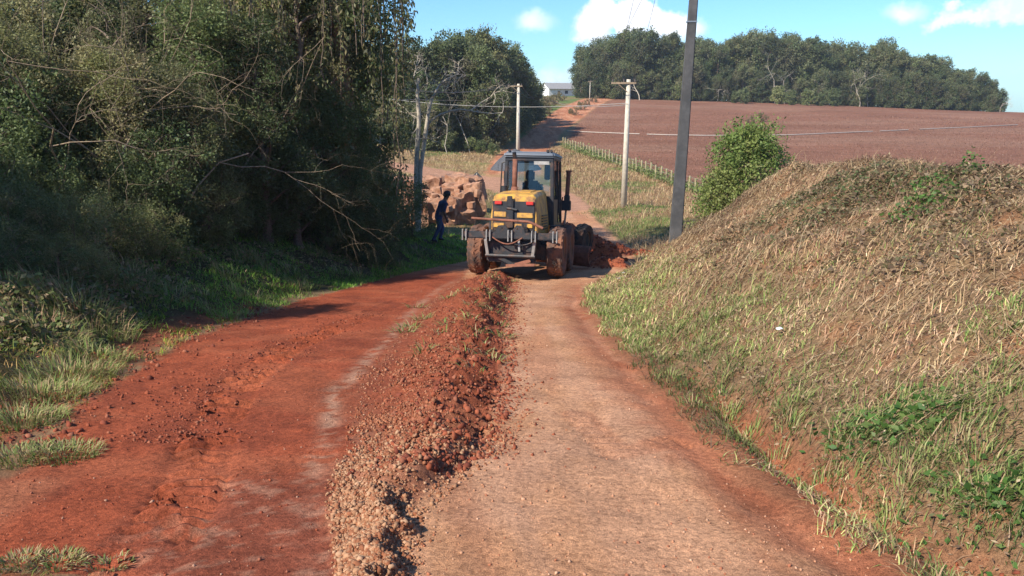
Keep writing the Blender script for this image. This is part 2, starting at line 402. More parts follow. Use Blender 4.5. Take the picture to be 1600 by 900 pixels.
def ground_color(x, y):
    n1 = fbm(x * .9, y * .9, 0); n2 = fbm(x * 4, y * 4, 1); n3 = fbm(x * 12, y * 12, 2)
    xe, xl = x_right(y), x_left(y)
    c = np.zeros(x.shape + (3,)) + np.array((.22, .15, .08))
    c = lerp3(c, (.30, .20, .10), sstep(.4, .6, n1) * sstep(22, 26, y))
    c = lerp3(c, (.13, .13, .045), sstep(.56, .66, fbm(x * .3 + 9, y * .2, 3)) * sstep(24, 28, y) * .7)
    # bank right: dry thatch over red earth
    c = lerp3(c, (.30, .13, .066), sstep(-.4, -.1, x - xe) * (1 - sstep(.25, .5, x - xe)) * (1 - sstep(18, 22, y)))
    rb = sstep(.2, .5, x - xe) * (1 - sstep(26, 30, y))
    c = lerp3(c, (.20, .13, .07), rb)
    c = lerp3(c, (.26, .11, .055), rb * sstep(.58, .68, n2) * .5)
    # ditch and verge: bare red earth
    c = lerp3(c, (.29, .10, .05), np.exp(-((x - xe - .45) / .24) ** 2) * np.interp(y, [2, 4.2, 4.6, 6.3, 6.9, 8.5], [.5, .5, .95, .95, .4, .0]))
    # left bank: dark humus
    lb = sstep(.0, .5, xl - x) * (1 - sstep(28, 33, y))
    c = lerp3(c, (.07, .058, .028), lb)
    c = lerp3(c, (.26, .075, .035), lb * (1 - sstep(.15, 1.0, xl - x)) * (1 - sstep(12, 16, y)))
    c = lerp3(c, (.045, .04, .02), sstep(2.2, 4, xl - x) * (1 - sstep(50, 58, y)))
    lm = sstep(30, 34, y) * (1 - sstep(40, 60, y)) * sstep(0, 1.5, xl - x)
    c = lerp3(c, (.13, .14, .05), lm * .8)
    c = lerp3(c, (.33, .175, .10), np.exp(-(((x + 5.0) / 4) ** 4 + ((y - 41) / 5) ** 4)))
    # far left of the hill road, scrub and grass
    fl = sstep(100, 120, y) * sstep(0, 2, x_fence(y) - x)
    c = lerp3(c, (.20, .165, .07), fl); c = lerp3(c, (.12, .17, .05), fl * sstep(.45, .6, fbm(x * .15, y * .1, 4)))
    c = lerp3(c, (.30, .24, .10), sstep(66, 74, y) * (1 - sstep(95, 105, y)) * sstep(.4, .6, fbm(x * .3, y * .3, 5)) * .7)
    # field
    fm = sstep(-.6, .6, x - x_fence(y)) * sstep(40, 50, y + x)
    c = lerp3(c, (.225, .108, .069), fm)
    c = lerp3(c, (.27, .15, .10), fm * sstep(.5, .65, fbm(x * .05, y * .08, 2)) * .6)
    # roads
    lane = (.465, .24, .127); red = (.31, .076, .034)
    edge = np.minimum(x - xl, xe - x) + (n2 - .5) * .35
    m = sstep(-.1, .1, edge) * (1 - sstep(56, 60, y))
    rc = np.zeros(x.shape + (3,)) + np.array(lane)
    rc = lerp3(rc, (.50, .28, .175), sstep(.45, .7, n1) * .6)
    rc = lerp3(rc, (.36, .125, .062), (1 - sstep(.05, .55, xe - x + (n2 - .5) * .5)) * .85 * (1 - sstep(17, 20, y)))       # damp red soil along the edge
    rc = lerp3(rc, (.34, .12, .06), (1 - sstep(.1, .17, poly_dist(x, y, TRACK_C)[0])) * .5)
    streak = fbm((x - xe) * 3.2, y * .22, 4)
    rc = lerp3(rc, (.37, .16, .085), sstep(.5, .68, streak) * .45)
    rc = lerp3(rc, (.50, .28, .17), sstep(.5, .3, streak) * .45)
    rc = lerp3(rc, (.30, .105, .052), (1 - sstep(.0, .3, xe - x + (n1 - .5) * .8)) * sstep(.4, .6, n2) * (1 - sstep(15, 18, y)))
    l = np.interp(y, WIN_Y, WIN_L); r = np.interp(y, WIN_Y, WIN_R)
    left = 1 - sstep(-.08, .08, x - l + (n2 - .5) * .3)
    fresh = left * (1 - sstep(20, 24, y))
    rc = lerp3(rc, red, fresh)
    rc = lerp3(rc, (.19, .047, .024), fresh * sstep(.5, .62, fbm(x * 1.3 + 3, y * .9, 4)) * .55)
    rc = lerp3(rc, (.32, .095, .045), fresh * sstep(.52, .66, fbm(x * .8 + 7, y * 1.6, 5)) * .6)
    pale = np.exp(-((x - l + .16 + (n1 - .5) * .3) / .09) ** 2) * fresh * np.interp(y, [2, 4, 6, 10, 18, 22], [.3, .6, .9, .8, .6, 0]) * sstep(.35, .55, n3)
    rc = lerp3(rc, (.40, .22, .14), pale)
    near = fresh * (1 - sstep(4.2, 5.2, y + (n1 - .5) * 1.5)) * sstep(-2.3, -1.6, x)
    rc = lerp3(rc, (.22, .065, .036), near * .8); rc = lerp3(rc, (.34, .16, .10), near * sstep(.58, .66, n3) * .8)
    wm = np.maximum(sstep(0, .08, windrow(x, y)[0] - .01), sstep(-.06, .04, x - l + (n2 - .5) * .25) * (1 - sstep(-.12, .0, x - r)) * sstep(2, 3, y) * (1 - sstep(19, 21, y)))
    rc = lerp3(rc, (.24, .068, .034), wm); rc = lerp3(rc, (.28, .12, .068), wm * (1 - sstep(4.8, 7, y)))
    rc = lerp3(rc, (.34, .085, .036), sstep(.02, .06, heaps(x, y)))
    rc = lerp3(rc, (.36, .12, .06), sstep(21, 24, y) * (1 - sstep(34, 38, y)) * (1 - sstep(.3, .55, n1)) * .7)
    c = lerp3(c, (0, 0, 0), m * 0) * (1 - m[..., None]) + rc * m[..., None]
    dw = driveway(x, y) * sstep(.0, .3, xl + .6 - x)
    dc = lerp3(np.zeros(x.shape + (3,)) + np.array((.31, .085, .038)), (.36, .125, .062), sstep(.4, .6, n1))
    c = c * (1 - dw[..., None]) + dc * dw[..., None]
    d1 = poly_dist(x, y, ROAD_LEFT)[0]; d2 = poly_dist(x, y, ROAD_HILL)[0]
    m1 = 1 - sstep(2.3, 2.8, d1 + (n2 - .5)); c = c * (1 - m1[..., None]) + np.array((.40, .22, .14)) * m1[..., None]
    hw = np.interp(y, [120, 160], [2.6, 3.7])
    m2 = (1 - sstep(-.3, .3, d2 + (n2 - .5) - hw)) * sstep(68, 74, y)
    hc = lerp3(np.zeros(x.shape + (3,)) + np.array((.38, .155, .08)), (.48, .23, .13), sstep(.4, .6, fbm(x * 2, y * .3, 3)))
    c = c * (1 - m2[..., None]) + hc * m2[..., None]
    return np.clip(c, 0, 1)
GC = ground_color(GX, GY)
ny, nx = GX.shape
idx = np.arange(ny * nx).reshape(ny, nx)
quads = np.stack([idx[:-1, :-1], idx[:-1, 1:], idx[1:, 1:], idx[1:, :-1]], -1).reshape(-1, 4)
fx = (GX[:-1, :-1] + GX[1:, 1:]).ravel() / 2; fy = (GY[:-1, :-1] + GY[1:, 1:]).ravel() / 2
on_road = ((fx > x_left(fy)) & (fx < x_right(fy)) & (fy < 58)) | (poly_dist(fx, fy, ROAD_LEFT)[0] < 2.5) | ((poly_dist(fx, fy, ROAD_HILL)[0] < np.interp(fy, [120, 160], [2.7, 3.8]))) | ((driveway(fx, fy) > .5) & (fx > -40))
on_ridge = (windrow(fx, fy)[0] > .012) & (fy > 2.0) & (fy < 20)
on_heap = (heaps(fx, fy) > .03) & ~on_ridge
on_field = (fx > x_fence(fy)) & (fy + fx > 45) & (fy < 250) & ~on_road
PV = np.stack([GX.ravel(), GY.ravel(), GZ.ravel()], -1); PC = GC.reshape(-1, 3)
def cut(name, sel, mat):
    q = quads[sel]; u, inv = np.unique(q, return_inverse=True)
    return link(name, mesh_np(name, PV[u], [inv.reshape(-1, 4)], PC[u], smooth=True), mat)
tag(cut('road', on_road & ~on_ridge & ~on_heap, M_SOIL), kind='structure')
tag(cut('field', on_field & ~on_heap, M_FIELD), kind='structure')
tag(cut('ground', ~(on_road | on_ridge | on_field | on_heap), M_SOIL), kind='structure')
tag(cut('soil_ridge', on_ridge, M_SOIL), 'long ridge of loose red soil and gravel scraped up along the middle of the road', 'soil ridge')
tag(cut('soil_heap', on_heap, M_SOIL), 'low heaps of fresh red soil strung along the road ahead of the grader', 'soil heap')

# ------------------------------------------------------------------ loose stones and clods
ico_bm = bmesh.new(); bmesh.ops.create_icosphere(ico_bm, subdivisions=1, radius=1.0)
ICO_V = np.array([v.co[:] for v in ico_bm.verts]); ICO_F = np.array([[v.index for v in f.verts] for f in ico_bm.faces]); ico_bm.free()
def rand_rot(n, r):
    q = r.normal(size=(n, 4)); q /= np.linalg.norm(q, axis=1)[:, None]
    w, x, y, z = q.T
    return np.stack([np.stack([1 - 2 * (y * y + z * z), 2 * (x * y - z * w), 2 * (x * z + y * w)], -1),
                     np.stack([2 * (x * y + z * w), 1 - 2 * (x * x + z * z), 2 * (y * z - x * w)], -1),
                     np.stack([2 * (x * z - y * w), 2 * (y * z + x * w), 1 - 2 * (x * x + y * y)], -1)], 1)
OCT_V = np.array([(1, 0, 0), (-1, 0, 0), (0, 1, 0), (0, -1, 0), (0, 0, 1), (0, 0, -1)], float)
OCT_F = np.array([(0, 2, 4), (2, 1, 4), (1, 3, 4), (3, 0, 4), (2, 0, 5), (1, 2, 5), (3, 1, 5), (0, 3, 5)])
CUB_V = np.array([(x, y, z) for x in (-1, 1) for y in (-1, 1) for z in (-1, 1)], float) * .72
CUB_F = np.array([(0, 1, 3, 2), (4, 6, 7, 5), (0, 4, 5, 1), (2, 3, 7, 6), (0, 2, 6, 4), (1, 5, 7, 3)])
def pebbles(name, P, R, C, r, shape='ico', flat=.75, rough=.22, smooth=False):
    BV, BF = {'ico': (ICO_V, ICO_F), 'cub': (CUB_V, CUB_F), 'oct': (OCT_V, OCT_F)}[shape]
    n, k = len(P), len(BV)
    S = R[:, None] * (1 + r.uniform(-.3, .3, (n, 3))) * np.array([1, 1, flat])
    loc = BV[None] * (1 + r.uniform(-rough, rough, (n, k, 1))) * S[:, None, :]
    V = np.einsum('nij,nkj->nki', rand_rot(n, r), loc) + P[:, None, :]
    Fc = (BF[None] + (np.arange(n) * k)[:, None, None]).reshape(-1, BF.shape[1])
    return mesh_np(name, V.reshape(-1, 3), [Fc], np.repeat(C, k, 0), smooth)
r = np.random.default_rng(11)
def palette(r, n, cols, var=.15):
    cols = np.array(cols); c = cols[r.integers(0, len(cols), n)]
    return np.clip(c * r.uniform(1 - var, 1 + var, (n, 1)), 0, 1)
# gravel on and beside the ridge
N = 68000
y = 2.6 + (r.random(N) ** 1.6) * 12; l = np.interp(y, WIN_Y, WIN_L); rr = np.interp(y, WIN_Y, WIN_R)
t = r.normal(.42, .26, N); t = np.where(r.random(N) < .15, r.uniform(-.1, 1.2, N), t)
x = l + t * (rr - l)
dens = np.interp(y, [2.5, 5.2, 6.5, 8, 12], [1, 1, .7, .3, .1]) * (.35 + .9 * sstep(.42, .55, fbm(x * 3, y * 2, 5)))
on_b = poly_dist(x, y, TRACK_B)[0] < .25
keep = (r.random(N) < dens * .55) & (t > -.12 + .3 * r.random(N) * fbm(x * 5, y * 5, 1)) & ~(on_b & (r.random(N) < .7))
x, y = x[keep], y[keep]; n = len(x)
R = r.uniform(.005, .0115, n) * np.where(r.random(n) < .12, 1.6, 1)
P = np.stack([x, y, height(x, y) + R * .25], -1)
C = palette(r, n, [(.32, .17, .095), (.37, .215, .125), (.27, .115, .06), (.40, .25, .155), (.24, .095, .048), (.31, .17, .10)])
C = C * np.where(r.random(n)[:, None] < sstep(4.6, 6.2, y)[:, None], np.array([.85, .6, .52]), np.array([1, .94, .88]))
tag(link('gravel', pebbles('gravel', P, R, C, r, 'cub', .8, .3), M_STONE), 'loose pale brown gravel heaped along the ridge of soil in the road', 'gravel', kind='stuff')
# crumbs and stones strewn over both lanes
N = 60000
y = 2.5 + (r.random(N) ** 1.9) * 18; x = x_left(y) + r.random(N) * (x_right(y) - x_left(y))
cl = fbm(x * 1.6, y * 1.6, 3)
dens = np.where(x < np.interp(y, WIN_Y, WIN_L), .3 * sstep(.45, .7, cl) + .12 * (y < 4.8), .15 * sstep(.4, .6, cl) + .22 * (1 - sstep(4.0, 5.2, y)) + .8 * np.exp(-(x - np.interp(y, WIN_Y, WIN_R)) / .15))
keep = (r.random(N) < dens * .5) & (windrow(x, y)[0] < .005); x, y = x[keep], y[keep]; n = len(x)
R = .0035 + .009 * r.random(n) ** 3
P = np.stack([x, y, height(x, y) + R * .3], -1)
red = x < np.interp(y, WIN_Y, WIN_L)
C = np.where(red[:, None], palette(r, n, [(.30, .08, .035), (.24, .06, .03), (.34, .12, .065), (.36, .2, .13)]), palette(r, n, [(.46, .24, .14), (.5, .3, .19), (.34, .13, .07), (.42, .2, .11)]))
tag(link('stone_crumbs', pebbles('stone_crumbs', P, R, C, r, 'oct'), M_STONE), 'small stones and crumbs of earth strewn over the road surface', 'gravel', kind='stuff')
# red clods: on the ridge, along its steep right side, in the loose band left, at the left bank's foot
def clod_field(N, yr, pick, rmin, rmax, pw=3):
    y = yr[0] + r.random(N) ** 1.4 * (yr[1] - yr[0]); x = pick(y, N)
    R = rmin + (rmax - rmin) * r.random(N) ** pw
    return x, y, R
sets = [clod_field(12000, (4.6, 19.5), lambda y, n: np.interp(y, WIN_Y, WIN_L) + r.beta(2.6, 1.3, n) * (np.interp(y, WIN_Y, WIN_R) - np.interp(y, WIN_Y, WIN_L)) * 1.06, .003, .034, 6),
        clod_field(1500, (5, 19), lambda y, n: np.interp(y, WIN_Y, WIN_R) + r.exponential(.1, n), .004, .02, 3),
        clod_field(2600, (5.5, 13), lambda y, n: np.interp(y, [5, 7, 10, 13], [-2.4, -2.9, -2.9, -2.4]) + r.normal(0, .22, n), .003, .018, 3),
        clod_field(2200, (5.3, 14), lambda y, n: x_left(y) - .2 + r.normal(0, .3, n), .004, .036, 4),
        clod_field(500, (3.3, 8), lambda y, n: x_right(y) + .45 + r.normal(0, .12, n), .004, .018, 3)]
x = np.concatenate([s[0] for s in sets]); y = np.concatenate([s[1] for s in sets]); R = np.concatenate([s[2] for s in sets])
for hx, hy, hr, hh in HEAPS:
    m = 160; a = r.random(m) * 6.28; q = np.sqrt(r.random(m)) * hr
    x = np.append(x, hx + q * np.cos(a)); y = np.append(y, hy + q * np.sin(a) * 1.2); R = np.append(R, .02 + .08 * r.random(m) ** 3)
P = np.stack([x, y, height(x, y) + R * .05], -1)
C = palette(r, len(x), [(.24, .064, .03), (.20, .052, .027), (.27, .078, .038), (.17, .046, .026), (.28, .10, .055)])
bigc = R > .017
tag(link('soil_crumbs', pebbles('soil_crumbs', P[~bigc], R[~bigc], C[~bigc], r, 'cub', .7, .42), M_STONE), 'fine red crumbs of earth scattered along the scraped road', 'soil', kind='stuff')
P, R, C = P[bigc], R[bigc], C[bigc]
tag(link('soil_clods', pebbles('soil_clods', P, R, C, r, 'ico', .6, .42), M_STONE), 'crumbling red clods of earth turned up along the scraped road', 'soil', kind='stuff')

# ------------------------------------------------------------------ grass
def blades(name, x, y, L, W, az, lean, C, r, curl=.5, sink=.01):
    """each blade: a bent two-segment strip; az = direction it leans, lean = angle from upright"""
    n = len(x); z = height(x, y) - sink
    root = np.stack([x, y, z], -1)
    h = np.stack([np.cos(az), np.sin(az), np.zeros(n)], -1)
    # lie along the slope of the ground, not of the horizon
    e = .05; gx = (height(x + e, y, False) - height(x - e, y, False)) / (2 * e); gy = (height(x, y + e, False) - height(x, y - e, False)) / (2 * e)
    h[:, 2] = h[:, 0] * gx + h[:, 1] * gy
    h /= np.linalg.norm(h, axis=1)[:, None]
    up = np.array([0, 0, 1.0])
    d1 = up * np.cos(lean)[:, None] + h * np.sin(lean)[:, None]
    l2 = np.minimum(lean + curl * r.uniform(.4, 1.4, n), 1.72)
    d2 = up * np.cos(l2)[:, None] + h * np.sin(l2)[:, None]
    sa = az + np.pi / 2 + r.normal(0, .5, n)
    s = np.stack([np.cos(sa), np.sin(sa), np.zeros(n)], -1) * W[:, None] * .5
    m = root + d1 * (L * .5)[:, None]; tip = m + d2 * (L * .5)[:, None]
    V = np.stack([root - s, root + s, m + s * .8, m - s * .8, tip], 1).reshape(-1, 3)
    b = np.arange(n) * 5
    Cv = np.repeat(C, 5, 0)
    return mesh_np(name, V, [np.stack([b, b + 1, b + 2, b + 3], -1), np.stack([b + 3, b + 2, b + 4], -1)], Cv)
STRAW = [(.42, .30, .16), (.37, .25, .13), (.49, .37, .20), (.31, .19, .105), (.24, .135, .075), (.40, .26, .15)]
BROWN = [(.29, .175, .105), (.36, .225, .135), (.22, .13, .08), (.44, .30, .185), (.31, .18, .115)]
GREEN = [(.10, .17, .035), (.13, .205, .045), (.17, .235, .06), (.08, .14, .03), (.21, .25, .08)]
YGREEN = [(.25, .28, .085), (.30, .31, .11), (.34, .32, .14), (.19, .25, .065)]
def merge_pal(r, n, pals, w):
    k = np.array([p[0] for p in pals for _ in [0]]) if 0 else None
    out = np.zeros((n, 3)); ch = r.random(n); lo = np.zeros(n); 
    acc = 0
    for p, ww in zip(pals, w):
        sel = (ch >= acc) & (ch < acc + ww); acc = acc + ww
        c = palette(r, n, p, .2); out[sel] = c[sel]
    return out
r = np.random.default_rng(23)
# --- right bank
N = 238000
y = 2.4 + r.random(N) ** 1.5 * 25; xe = x_right(y)
x = xe - .05 + r.random(N) ** 1.15 * 8.5
t = (x - xe)
u = np.abs(x) / np.maximum(y, .1)
vis = (x / y < .80) & (t < 8)
foot = (1 - sstep(.5, 1.6, t - (y - 5) * .05))
bare = np.exp(-((t - .5) / .19) ** 2) * np.interp(y, [2, 4.2, 4.6, 6.4, 7.2], [.5, .6, 1.0, 1.0, 0]) * sstep(.32, .5, fbm(x * 2, y * 2, 2) + .06)
bare2 = np.exp(-(((x - 2.9) / .3) ** 2 + ((y - 4.75) / .28) ** 2)) * .9
edgefade = sstep(.0, .16, t + (fbm(x * 3, y * 3, 1) - .5) * .4)
dens = vis * edgefade * (1 - bare) * (1 - bare2) * (.55 + .45 * sstep(.35, .6, fbm(x * 2.3, y * 2.3, 3)))
keep = r.random(N) < dens; x, y, t, foot = x[keep], y[keep], t[keep], foot[keep]; n = len(x)
GP = [(hit(px, py), rad) for px, py, rad in ((1140, 490, .9), (1190, 480, .8), (1150, 560, .7), (1420, 660, .45), (1350, 680, .35), (1100, 600, .5), (1560, 650, .6), (1580, 500, .45), (1585, 800, .4), (1480, 620, .35),
      (1460, 380, .5), (1000, 470, .9), (1050, 520, .7), (1230, 590, .5), (930, 470, .4), (1010, 440, .7))]
g = np.zeros(n)
for (c0, rad) in [q for q in GP if q[0]]:
    g = np.maximum(g, np.exp(-(((x - c0[0]) / rad) ** 2 + ((y - c0[1]) / (rad * 1.6)) ** 2)))
g = np.clip(g * .5 + foot * (.05 + .4 * fbm(x * 1.2, y * 1.2, 2)) + .12 * sstep(.52, .62, fbm(x * .8, y * .6, 5)), 0, .95)
isg = r.random(n) < g
flatb = sstep(1.2, 3, t)
L = np.where(isg, r.uniform(.04, .13, n), r.uniform(.05, .16, n)) * (1 + .3 * (y > 9))
flow = 14 * fbm(x * .8, y * .8, 0, 3) + r.normal(0, .55, n)
az = np.where(isg, r.random(n) * 6.28, np.where(r.random(n) < .4, flow, r.random(n) * 6.28))
lean = np.where(isg, r.uniform(.15, .95, n), r.uniform(.5, 1.6, n))
Wd = np.where(isg, r.uniform(.004, .009, n), r.uniform(.004, .009, n)) * np.interp(y, [3, 8, 20], [1.0, 1.3, 2.3])
ps = merge_pal(r, n, [STRAW, BROWN], [.45, .55]); pf = merge_pal(r, n, [STRAW, BROWN, YGREEN], [.55, .2, .25])
C = np.where((r.random(n) < foot)[:, None], pf, ps)
C = np.where(isg[:, None], merge_pal(r, n, [GREEN, YGREEN], [.5, .5]), C)
patch = fbm(x * .7, y * .5, 4)
C = C * (.5 + .95 * sstep(.3, .7, patch))[:, None] * r.uniform(.55, 1.45, (n, 1)) * (.7 + .6 * fbm(x * 3.5, y * 3.5, 1))[:, None]
tag(link('bank_grass', blades('bank_grass', x, y, L, Wd, az, lean, C, r), M_GRASS), 'matted dry straw and patches of green grass covering the right bank', 'grass', kind='stuff')
# long bent stalks that stand out of the mat
N = 2600
y = 5 + r.random(N) * 16; x = x_right(y) + 1 + r.random(N) * 6.5; k = (x / y < .75) & (fbm(x * .9, y * .9, 1) > .5); x, y = x[k], y[k]; n = len(x)
tag(link('dry_stalks', blades('dry_stalks', x, y, r.uniform(.25, .6, n), r.uniform(.004, .008, n), r.random(n) * 6.28, r.uniform(.3, 1.4, n), palette(r, n, STRAW + [(.5, .4, .26)]), r, .7), M_GRASS), 'long bleached grass stalks sticking out of the right bank', 'grass', kind='stuff')
# --- left bank, its green brightened in colour to offset the tree shade; sunlit tussocks near the road
r = np.random.default_rng(29)
N = 170000
y = 2.4 + r.random(N) ** 1.25 * 30; xl = x_left(y); d = r.random(N) ** 1.2 * 6.0; x = xl + .12 - d
ok = (x / y > -.85) & (1 - driveway(x, y) > .5) & ~((y < 3.5) & (x > -1.85))
strip_gap = (y > 3.3) & (y < 4.95) & (x > -6)
bare = ((np.abs(d - .35 - .5 * fbm(y * 1.5, y * 0, 3)) < .3) & (y > 5.3) & (y < 12) & (fbm(x * 1.5, y * 1.5, 4) > .4)) | (fbm(x * 1.2 + 5, y * 1.2, 0) > .62)
keep = ok & ~strip_gap & ~bare & (r.random(N) < (.35 + .75 * sstep(.3, .55, fbm(x * 1.7, y * 1.7, 2))) * sstep(0, .3, d) * np.where(y < 3.5, .35, 1))
x, y, d = x[keep], y[keep], d[keep]; n = len(x)
dry = np.clip(sstep(11.5, 7.5, y) * .75 + .5 * sstep(.5, .62, fbm(x * 1.1, y * 1.1, 1)) * (y < 13) + .12 + .5 * (1 - sstep(.2, .7, d)) * (y < 16), 0, .85)
dry = np.where(y < 3.5, .8, dry)
isd = r.random(n) < dry
L = np.where(isd, r.uniform(.05, .16, n), r.uniform(.05, .15, n)) * np.where(y < 5.2, .6, 1)
C = np.where(isd[:, None], merge_pal(r, n, [STRAW, YGREEN, BROWN], [.3, .5, .2]), merge_pal(r, n, [GREEN, YGREEN], [.85, .15]) * np.array([1.25, 1.65, .8]))
C *= (.7 + .6 * fbm(x * .9, y * .9, 5))[:, None]
C = np.where((y < 12)[:, None], C * np.array([1.0, .92, .6]), C)
Wd = r.uniform(.004, .010, n) * np.interp(y, [3, 8, 20, 32], [.9, 1.1, 1.9, 2.6])
az = np.where(r.random(n) < .6, 12 * fbm(x * .9, y * .9, 2, 3) + r.normal(0, .5, n), r.random(n) * 6.28)
tag(link('verge_grass', blades('verge_grass', x, y, L, Wd, az, r.uniform(.1, 1.1, n), C, r, .6), M_GRASS), 'green and straw coloured grass on the left bank under the trees', 'grass', kind='stuff')
# tussocks: fountains of longer blades at chosen spots
def tussock_pts(spots):
    X, Y, A, Ln, Le, Cc = [], [], [], [], [], []
    for (cx, cy, rad, m, ln, dryness) in spots:
        a = r.random(m) * 6.28; q = np.sqrt(r.random(m)) * rad
        X.append(cx + q * np.cos(a)); Y.append(cy + q * np.sin(a)); A.append(a + r.normal(0, .4, m)); Ln.append(r.uniform(.5, 1.1, m) * ln); Le.append(r.uniform(.1, .9, m))
        isd = r.random(m) < dryness
        Cc.append(np.where(isd[:, None], merge_pal(r, m, [STRAW, YGREEN], [.6, .4]), merge_pal(r, m, [GREEN, YGREEN], [.45, .55])))
    return [np.concatenate(v) for v in (X, Y, A, Ln, Le, Cc)]
sp = []
for px, py, rad, m, ln, dr in ((60, 620, .5, 900, .30, .5), (110, 590, .4, 700, .32, .5), (130, 500, .45, 600, .5, .5), (110, 480, .3, 350, .55, .6), (30, 660, .4, 700, .26, .5), (100, 710, .35, 600, .16, .5), (30, 715, .4, 600, .16, .5),
      (150, 560, .3, 400, .3, .6), (60, 520, .4, 500, .4, .7), (200, 440, .5, 400, .4, .7), (60, 440, .5, 500, .42, .6), (20, 470, .4, 400, .4, .6), (90, 880, .25, 380, .12, .75), (30, 885, .25, 380, .12, .8), (170, 885, .22, 260, .1, .8)):
    c0 = hit(px, py)
    if c0: sp.append((c0[0], c0[1], rad * c0[1] / 7, m, ln * .72 * (c0[1] / 7) ** .5, dr))
for i in range(60):
    yy = r.uniform(12, 26); sp.append((float(x_left(yy)) - r.uniform(.3, 3), yy, .25, 60, .3, .25))
for i in range(46):   # tufts along the right verge
    yy = 2.8 + r.random() ** 1.5 * 13; sp.append((float(x_right(yy)) + r.uniform(.12, .9), yy, .13, 70, .15, .35))
for px, py in ((1400, 650), (1370, 665), (1440, 655), (1340, 700), (1570, 640), (1545, 610), (1500, 690), (1580, 500), (1170, 470), (1120, 500), (1480, 640), (1590, 780), (1550, 790), (1420, 740), (1520, 740)):
    c0 = hit(px, py)
    if c0: sp.append((c0[0], c0[1], .26, 260, .13, .3))
x, y, az, L, le, C = tussock_pts(sp); n = len(x)
tag(link('grass_tufts', blades('grass_tufts', x, y, L, r.uniform(.005, .011, n) * np.interp(y, [3, 8, 20], [.8, 1.1, 2]), az, le, C, r, .8), M_GRASS), 'tufts of longer grass along both verges of the road', 'grass', kind='stuff')
# uprooted grass lying on the ridge and thrown on the road's edge
sp = []
for px, py, m in ((630, 520, 90), (660, 500, 90), (700, 470, 80), (720, 470, 80), (745, 540, 70), (750, 560, 90), (740, 600, 60), (720, 520, 60), (770, 500, 90), (780, 470, 90), (760, 455, 80), (650, 480, 70), (740, 500, 90), (800, 440, 70), (690, 540, 50), (785, 530, 80), (730, 575, 60), (640, 512, 80), (755, 480, 90)):
    c0 = hit(px, py); sp.append((c0[0], c0[1], .16, m // 2, .2, .5))
for i in range(10):
    yy = r.uniform(8, 19); sp.append((np.interp(yy, WIN_Y, WIN_R) - r.uniform(.05, 1.0), yy, .12, 28, .22, .5))
x, y, az, L, le, C = tussock_pts(sp); n = len(x)
tag(link('uprooted_grass', blades('uprooted_grass', x, y, L, r.uniform(.006, .012, n) * np.interp(y, [6, 20], [1, 1.8]), az, le + .35, C, r, .8, 0), M_GRASS), 'uprooted wisps of grass caught in the ridge of soil', 'grass', kind='stuff')
# --- hollow beyond the bank, far verges: pale dry grass with green patches
N = 84000
y = 22 + r.random(N) ** 1.3 * 78; x = np.where(r.random(N) < .72, x_right(np.minimum(y, 60)) + r.random(N) * 12, x_left(np.minimum(y, 55)) - r.random(N) * 15)
ok = (poly_dist(x, y, ROAD_LEFT)[0] > 2.6) & (poly_dist(x, y, ROAD_HILL)[0] > 2.8) & (x < x_fence(y) + .3) & (heaps(x, y) < .02) & ~((y < 62) & (x > x_left(y) - .1) & (x < x_right(y) + .1)) & ~((x < 0) & (y < 30))
x, y = x[ok], y[ok]; n = len(x)
gp = sstep(.57, .67, fbm(x * .3 + 9, y * .2, 3))
for px, py, rad in ((940, 335, 1.6), (1010, 325, 1.8), (990, 330, 1.5), (730, 360, 3), (700, 380, 3), (720, 340, 2.5), (760, 330, 3), (700, 400, 3)):
    c0 = hit(px, py)
    if c0: gp = np.maximum(gp, np.exp(-(((x - c0[0]) / rad) ** 2 + ((y - c0[1]) / (rad * 1.7)) ** 2)) * 1.3)
gp = np.maximum(gp, (x < 1) * (y < 46) * .85)
isg = r.random(n) < np.clip(gp, 0, .9)
C = np.where(isg[:, None], merge_pal(r, n, [GREEN, YGREEN], [.7, .3]), merge_pal(r, n, [STRAW, YGREEN, BROWN], [.9, .03, .07]) * 1.15) * (.75 + .5 * fbm(x * .6, y * .5, 1))[:, None]
tag(link('hollow_grass', blades('hollow_grass', x, y, np.where(isg, r.uniform(.12, .3, n), r.uniform(.2, .5, n)), r.uniform(.012, .022, n) * np.interp(y, [22, 50, 100], [.9, 1.6, 3.0]), r.random(n) * 6.28, r.uniform(.1, 1.2, n), C, r, .6), M_GRASS), 'pale dry grass with green patches in the hollow beyond the bank', 'grass', kind='stuff')
# dry scrub stubble on the field: short brown tufts, denser towards the near edge
N = 42000
y = 62 + r.random(N) ** 1.2 * 110; x = x_fence(y) + .5 + r.random(N) * (y * .68)
ok = (x / y < .68); x, y = x[ok], y[ok]; n = len(x)
C = palette(r, n, [(.24, .125, .085), (.19, .095, .065), (.30, .175, .12), (.34, .22, .155), (.16, .08, .055)], .2)
tag(link('field_stubble', blades('field_stubble', x, y, r.uniform(.08, .24, n), r.uniform(.02, .05, n) * np.interp(y, [60, 170], [.9, 2]), r.random(n) * 6.28, r.uniform(.1, .9, n), C, r, .5), M_GRASS), 'short brown stubble of the harvested field on the hillside', 'stubble', kind='stuff')
